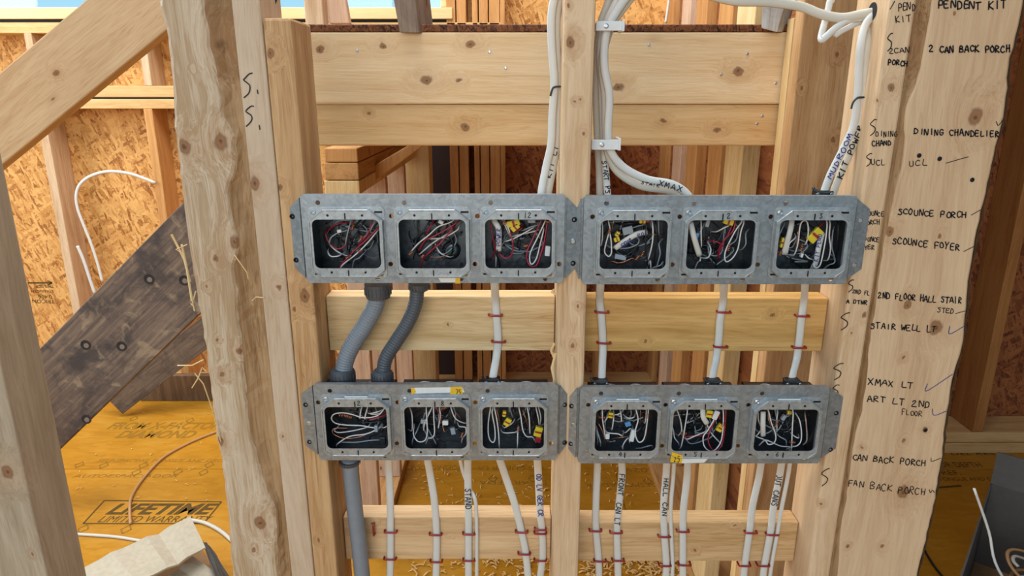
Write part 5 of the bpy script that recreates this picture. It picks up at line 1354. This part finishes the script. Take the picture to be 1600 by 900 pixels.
scrap('thin white wire hanging in front of the far right window wall', [(1046, -10), (1044, 10), (1040, 36)], .006, 'cable', False, YB-.02, 'electrical_cable')

# torn flattened cardboard on the floor, lower left
cb = empty('torn_cardboard', pxz(250, 880, 0), 'torn crumpled cardboard box lying on the floor at lower left', 'cardboard')
def sheet(name, quad, t, mat, parent, creases=0):
    p = [pxz(a, b, z) for a, b, z in quad]; n = (p[1]-p[0]).cross(p[3]-p[0]).normalized()
    if n.z < 0: n = -n
    mb = MB(); N = 10; rj = random.Random(len(name)+int(quad[0][0]))
    grid = []
    for i in range(N+1):
        for j in range(5):
            u, v = i/N, j/4
            q = p[0]*(1-u)*(1-v) + p[1]*u*(1-v) + p[2]*u*v + p[3]*(1-u)*v
            off = rj.uniform(-.003, .003) + (.010*math.exp(-((u-.32)/.04)**2) - .012*math.exp(-((u-.72)/.05)**2))*creases
            grid.append(q + n*off)
    top = grid; bot = [g - n*t for g in grid]; m = len(top)
    fs_ = []
    for i in range(N):
        for j in range(4):
            a = i*5+j; fs_ += [(a, a+5, a+6, a+1), (m+a, m+a+1, m+a+6, m+a+5)]
    for i in range(N):
        a = i*5; fs_ += [(a, m+a, m+a+5, a+5), (a+4, a+9, m+a+9, m+a+4)]
    for j in range(4):
        fs_ += [(j, j+1, m+j+1, m+j), (N*5+j, m+N*5+j, m+N*5+j+1, N*5+j+1)]
    mb.add(top + bot, fs_); return mb.build(name, M[mat], parent)
sheet('cardboard_panel', [(118, 893, .10), (297, 806, .16), (321, 855, .13), (165, 935, .09)], .006, 'card', cb, 1.0)
sheet('cardboard_flap', [(195, 898, .075), (262, 860, .085), (281, 873, .08), (222, 915, .07)], .005, 'card', cb, .5)
sheet('cardboard_flap', [(225, 935, .03), (300, 868, .07), (345, 900, .05), (300, 960, .02)], .006, 'card', cb, .6)
sheet('cardboard_side', [(318, 845, .12), (330, 855, .10), (362, 905, .03), (340, 910, .06)], .005, 'card_grey', cb, .2)
sheet('cardboard_bottom', [(150, 930, .01), (300, 840, .012), (352, 905, .012), (250, 985, .01)], .006, 'card_in', cb, .2)

# cardboard box with cable offcuts, lower right
RIM = .30
c0 = Vector((1.552, 1.955, 0)); dl = Vector((-.649, -.760, 0)); db = Vector((.760, -.649, 0))
bxr = empty('cardboard_box', (1.75, 1.6, 0), 'open dark cardboard box holding cable offcuts at lower right', 'box')
def wall(name, a, b, z0, z1, t, inward, mat):
    mb = MB(); i = inward*t
    mb.hexa([a + Vector((0,0,z0)), b + Vector((0,0,z0)), b + Vector((0,0,z1)), a + Vector((0,0,z1)), a + i + Vector((0,0,z0)), b + i + Vector((0,0,z0)), b + i + Vector((0,0,z1)), a + i + Vector((0,0,z1))])
    return mb.build(name, M[mat], bxr)
A_, B_, C_, D_ = c0, c0 + dl*.62, c0 + dl*.62 + db*.5, c0 + db*.5
wall('side_panel', A_, B_, 0, RIM, .005, db, 'card_grey'); wall('side_panel', D_, A_, 0, RIM, .005, dl, 'card_grey'); wall('side_panel', B_, C_, 0, RIM, .005, -dl, 'card_grey'); wall('side_panel', C_, D_, 0, RIM, .005, -db, 'card_grey')
mb = MB(); mb.hexa([A_, B_, C_, D_] + [v + Vector((0,0,.006)) for v in (A_, B_, C_, D_)]); mb.build('bottom_panel', M['card_in'], bxr)
p = [A_ + Vector((0,0,RIM)), D_ + Vector((0,0,RIM)), D_ + Vector((0,0,RIM)) - dl*.03 + Vector((0,0,.10)), A_ + Vector((0,0,RIM)) - dl*.03 + Vector((0,0,.10))]
mb = MB(); mb.hexa(p + [v - dl*.005 for v in p]); mb.build('top_flap', M['card_grey'], bxr)
mid = (A_+C_)/2
rc = random.Random(21)
for k in range(7):
    cxk = c0 + dl*rc.uniform(.16, .26) + db*rc.uniform(.13, .2); z0 = .11 + .022*k; R_ = rc.uniform(.05, .10); tilt = rc.uniform(-.25, .25); a0 = rc.uniform(0, 6.28)
    P = [cxk + Vector((R_*math.cos(a0+a), R_*.8*math.sin(a0+a), z0 + tilt*R_*math.cos(a) + .01*math.sin(2*a))) for a in [j*.42 for j in range(13)]]
    mb = MB(); mb.tube(crom(P, 3), .0055, .0035, n=7, hint=(0,0,1))
    tag(mb.build('cable_offcut', M['cable2' if k % 2 else 'scrap'], None, smooth=True), ('cream' if k % 2 else 'tan') + ' coiled cable offcut in the cardboard box', 'cable', ('cream' if k % 2 else 'tan') + ' coiled offcuts in the cardboard box')
P = [Vector((1.40, 1.50, .15)), px(1560, 890, 1.55), px(1545, 830, 1.58), px(1522, 763, 1.60)]
mb = MB(); mb.tube(crom(P, 6), .0035, n=7); tag(mb.build('cable_offcut', M['cable'], None, smooth=True), 'straight white wire sticking up out of the open cardboard box', 'cable')

# wood shavings and saw chips on the floor behind the wall
rs_ = random.Random(9); mb = MB()
def chip(a, b, s):
    p = pxz(a, b, .003); an = rs_.uniform(0, 6.28); L, w = rs_.uniform(.006, .018)*s, rs_.uniform(.003, .007)*s
    e = Vector((math.cos(an), math.sin(an), rs_.uniform(-.1, .3))); q = Vector((-math.sin(an), math.cos(an), 0)); u = Vector((0,0,.004*s))
    v = [p - e*L, p - e*L + q*w, p + q*w + u, p + u, p + e*L + q*w, p + e*L]
    mb.add(v + [x + Vector((0,0,.0012)) for x in v], [(0,3,2,1),(3,5,4,2),(6,7,8,9),(9,8,10,11),(0,1,7,6),(5,11,10,4),(0,6,9,3),(3,9,11,5),(1,2,8,7),(2,4,10,8)])
for _ in range(330): chip(rs_.uniform(908, 1145), 872 + 40*rs_.random()**1.5, 1.0)
for _ in range(110): chip(rs_.uniform(640, 862), rs_.uniform(872, 915), .9)
for _ in range(60): chip(rs_.uniform(640, 860), rs_.uniform(722, 792), .7)
for _ in range(45): chip(rs_.uniform(915, 1080), rs_.uniform(722, 792), .7)
for _ in range(30): chip(rs_.uniform(120, 330), rs_.uniform(630, 800), .5)
tag(mb.build('wood_shavings', M['shaving'], None, fix=False), 'pale wood shavings scattered on the yellow floor behind the wall', 'shavings', kind='stuff')
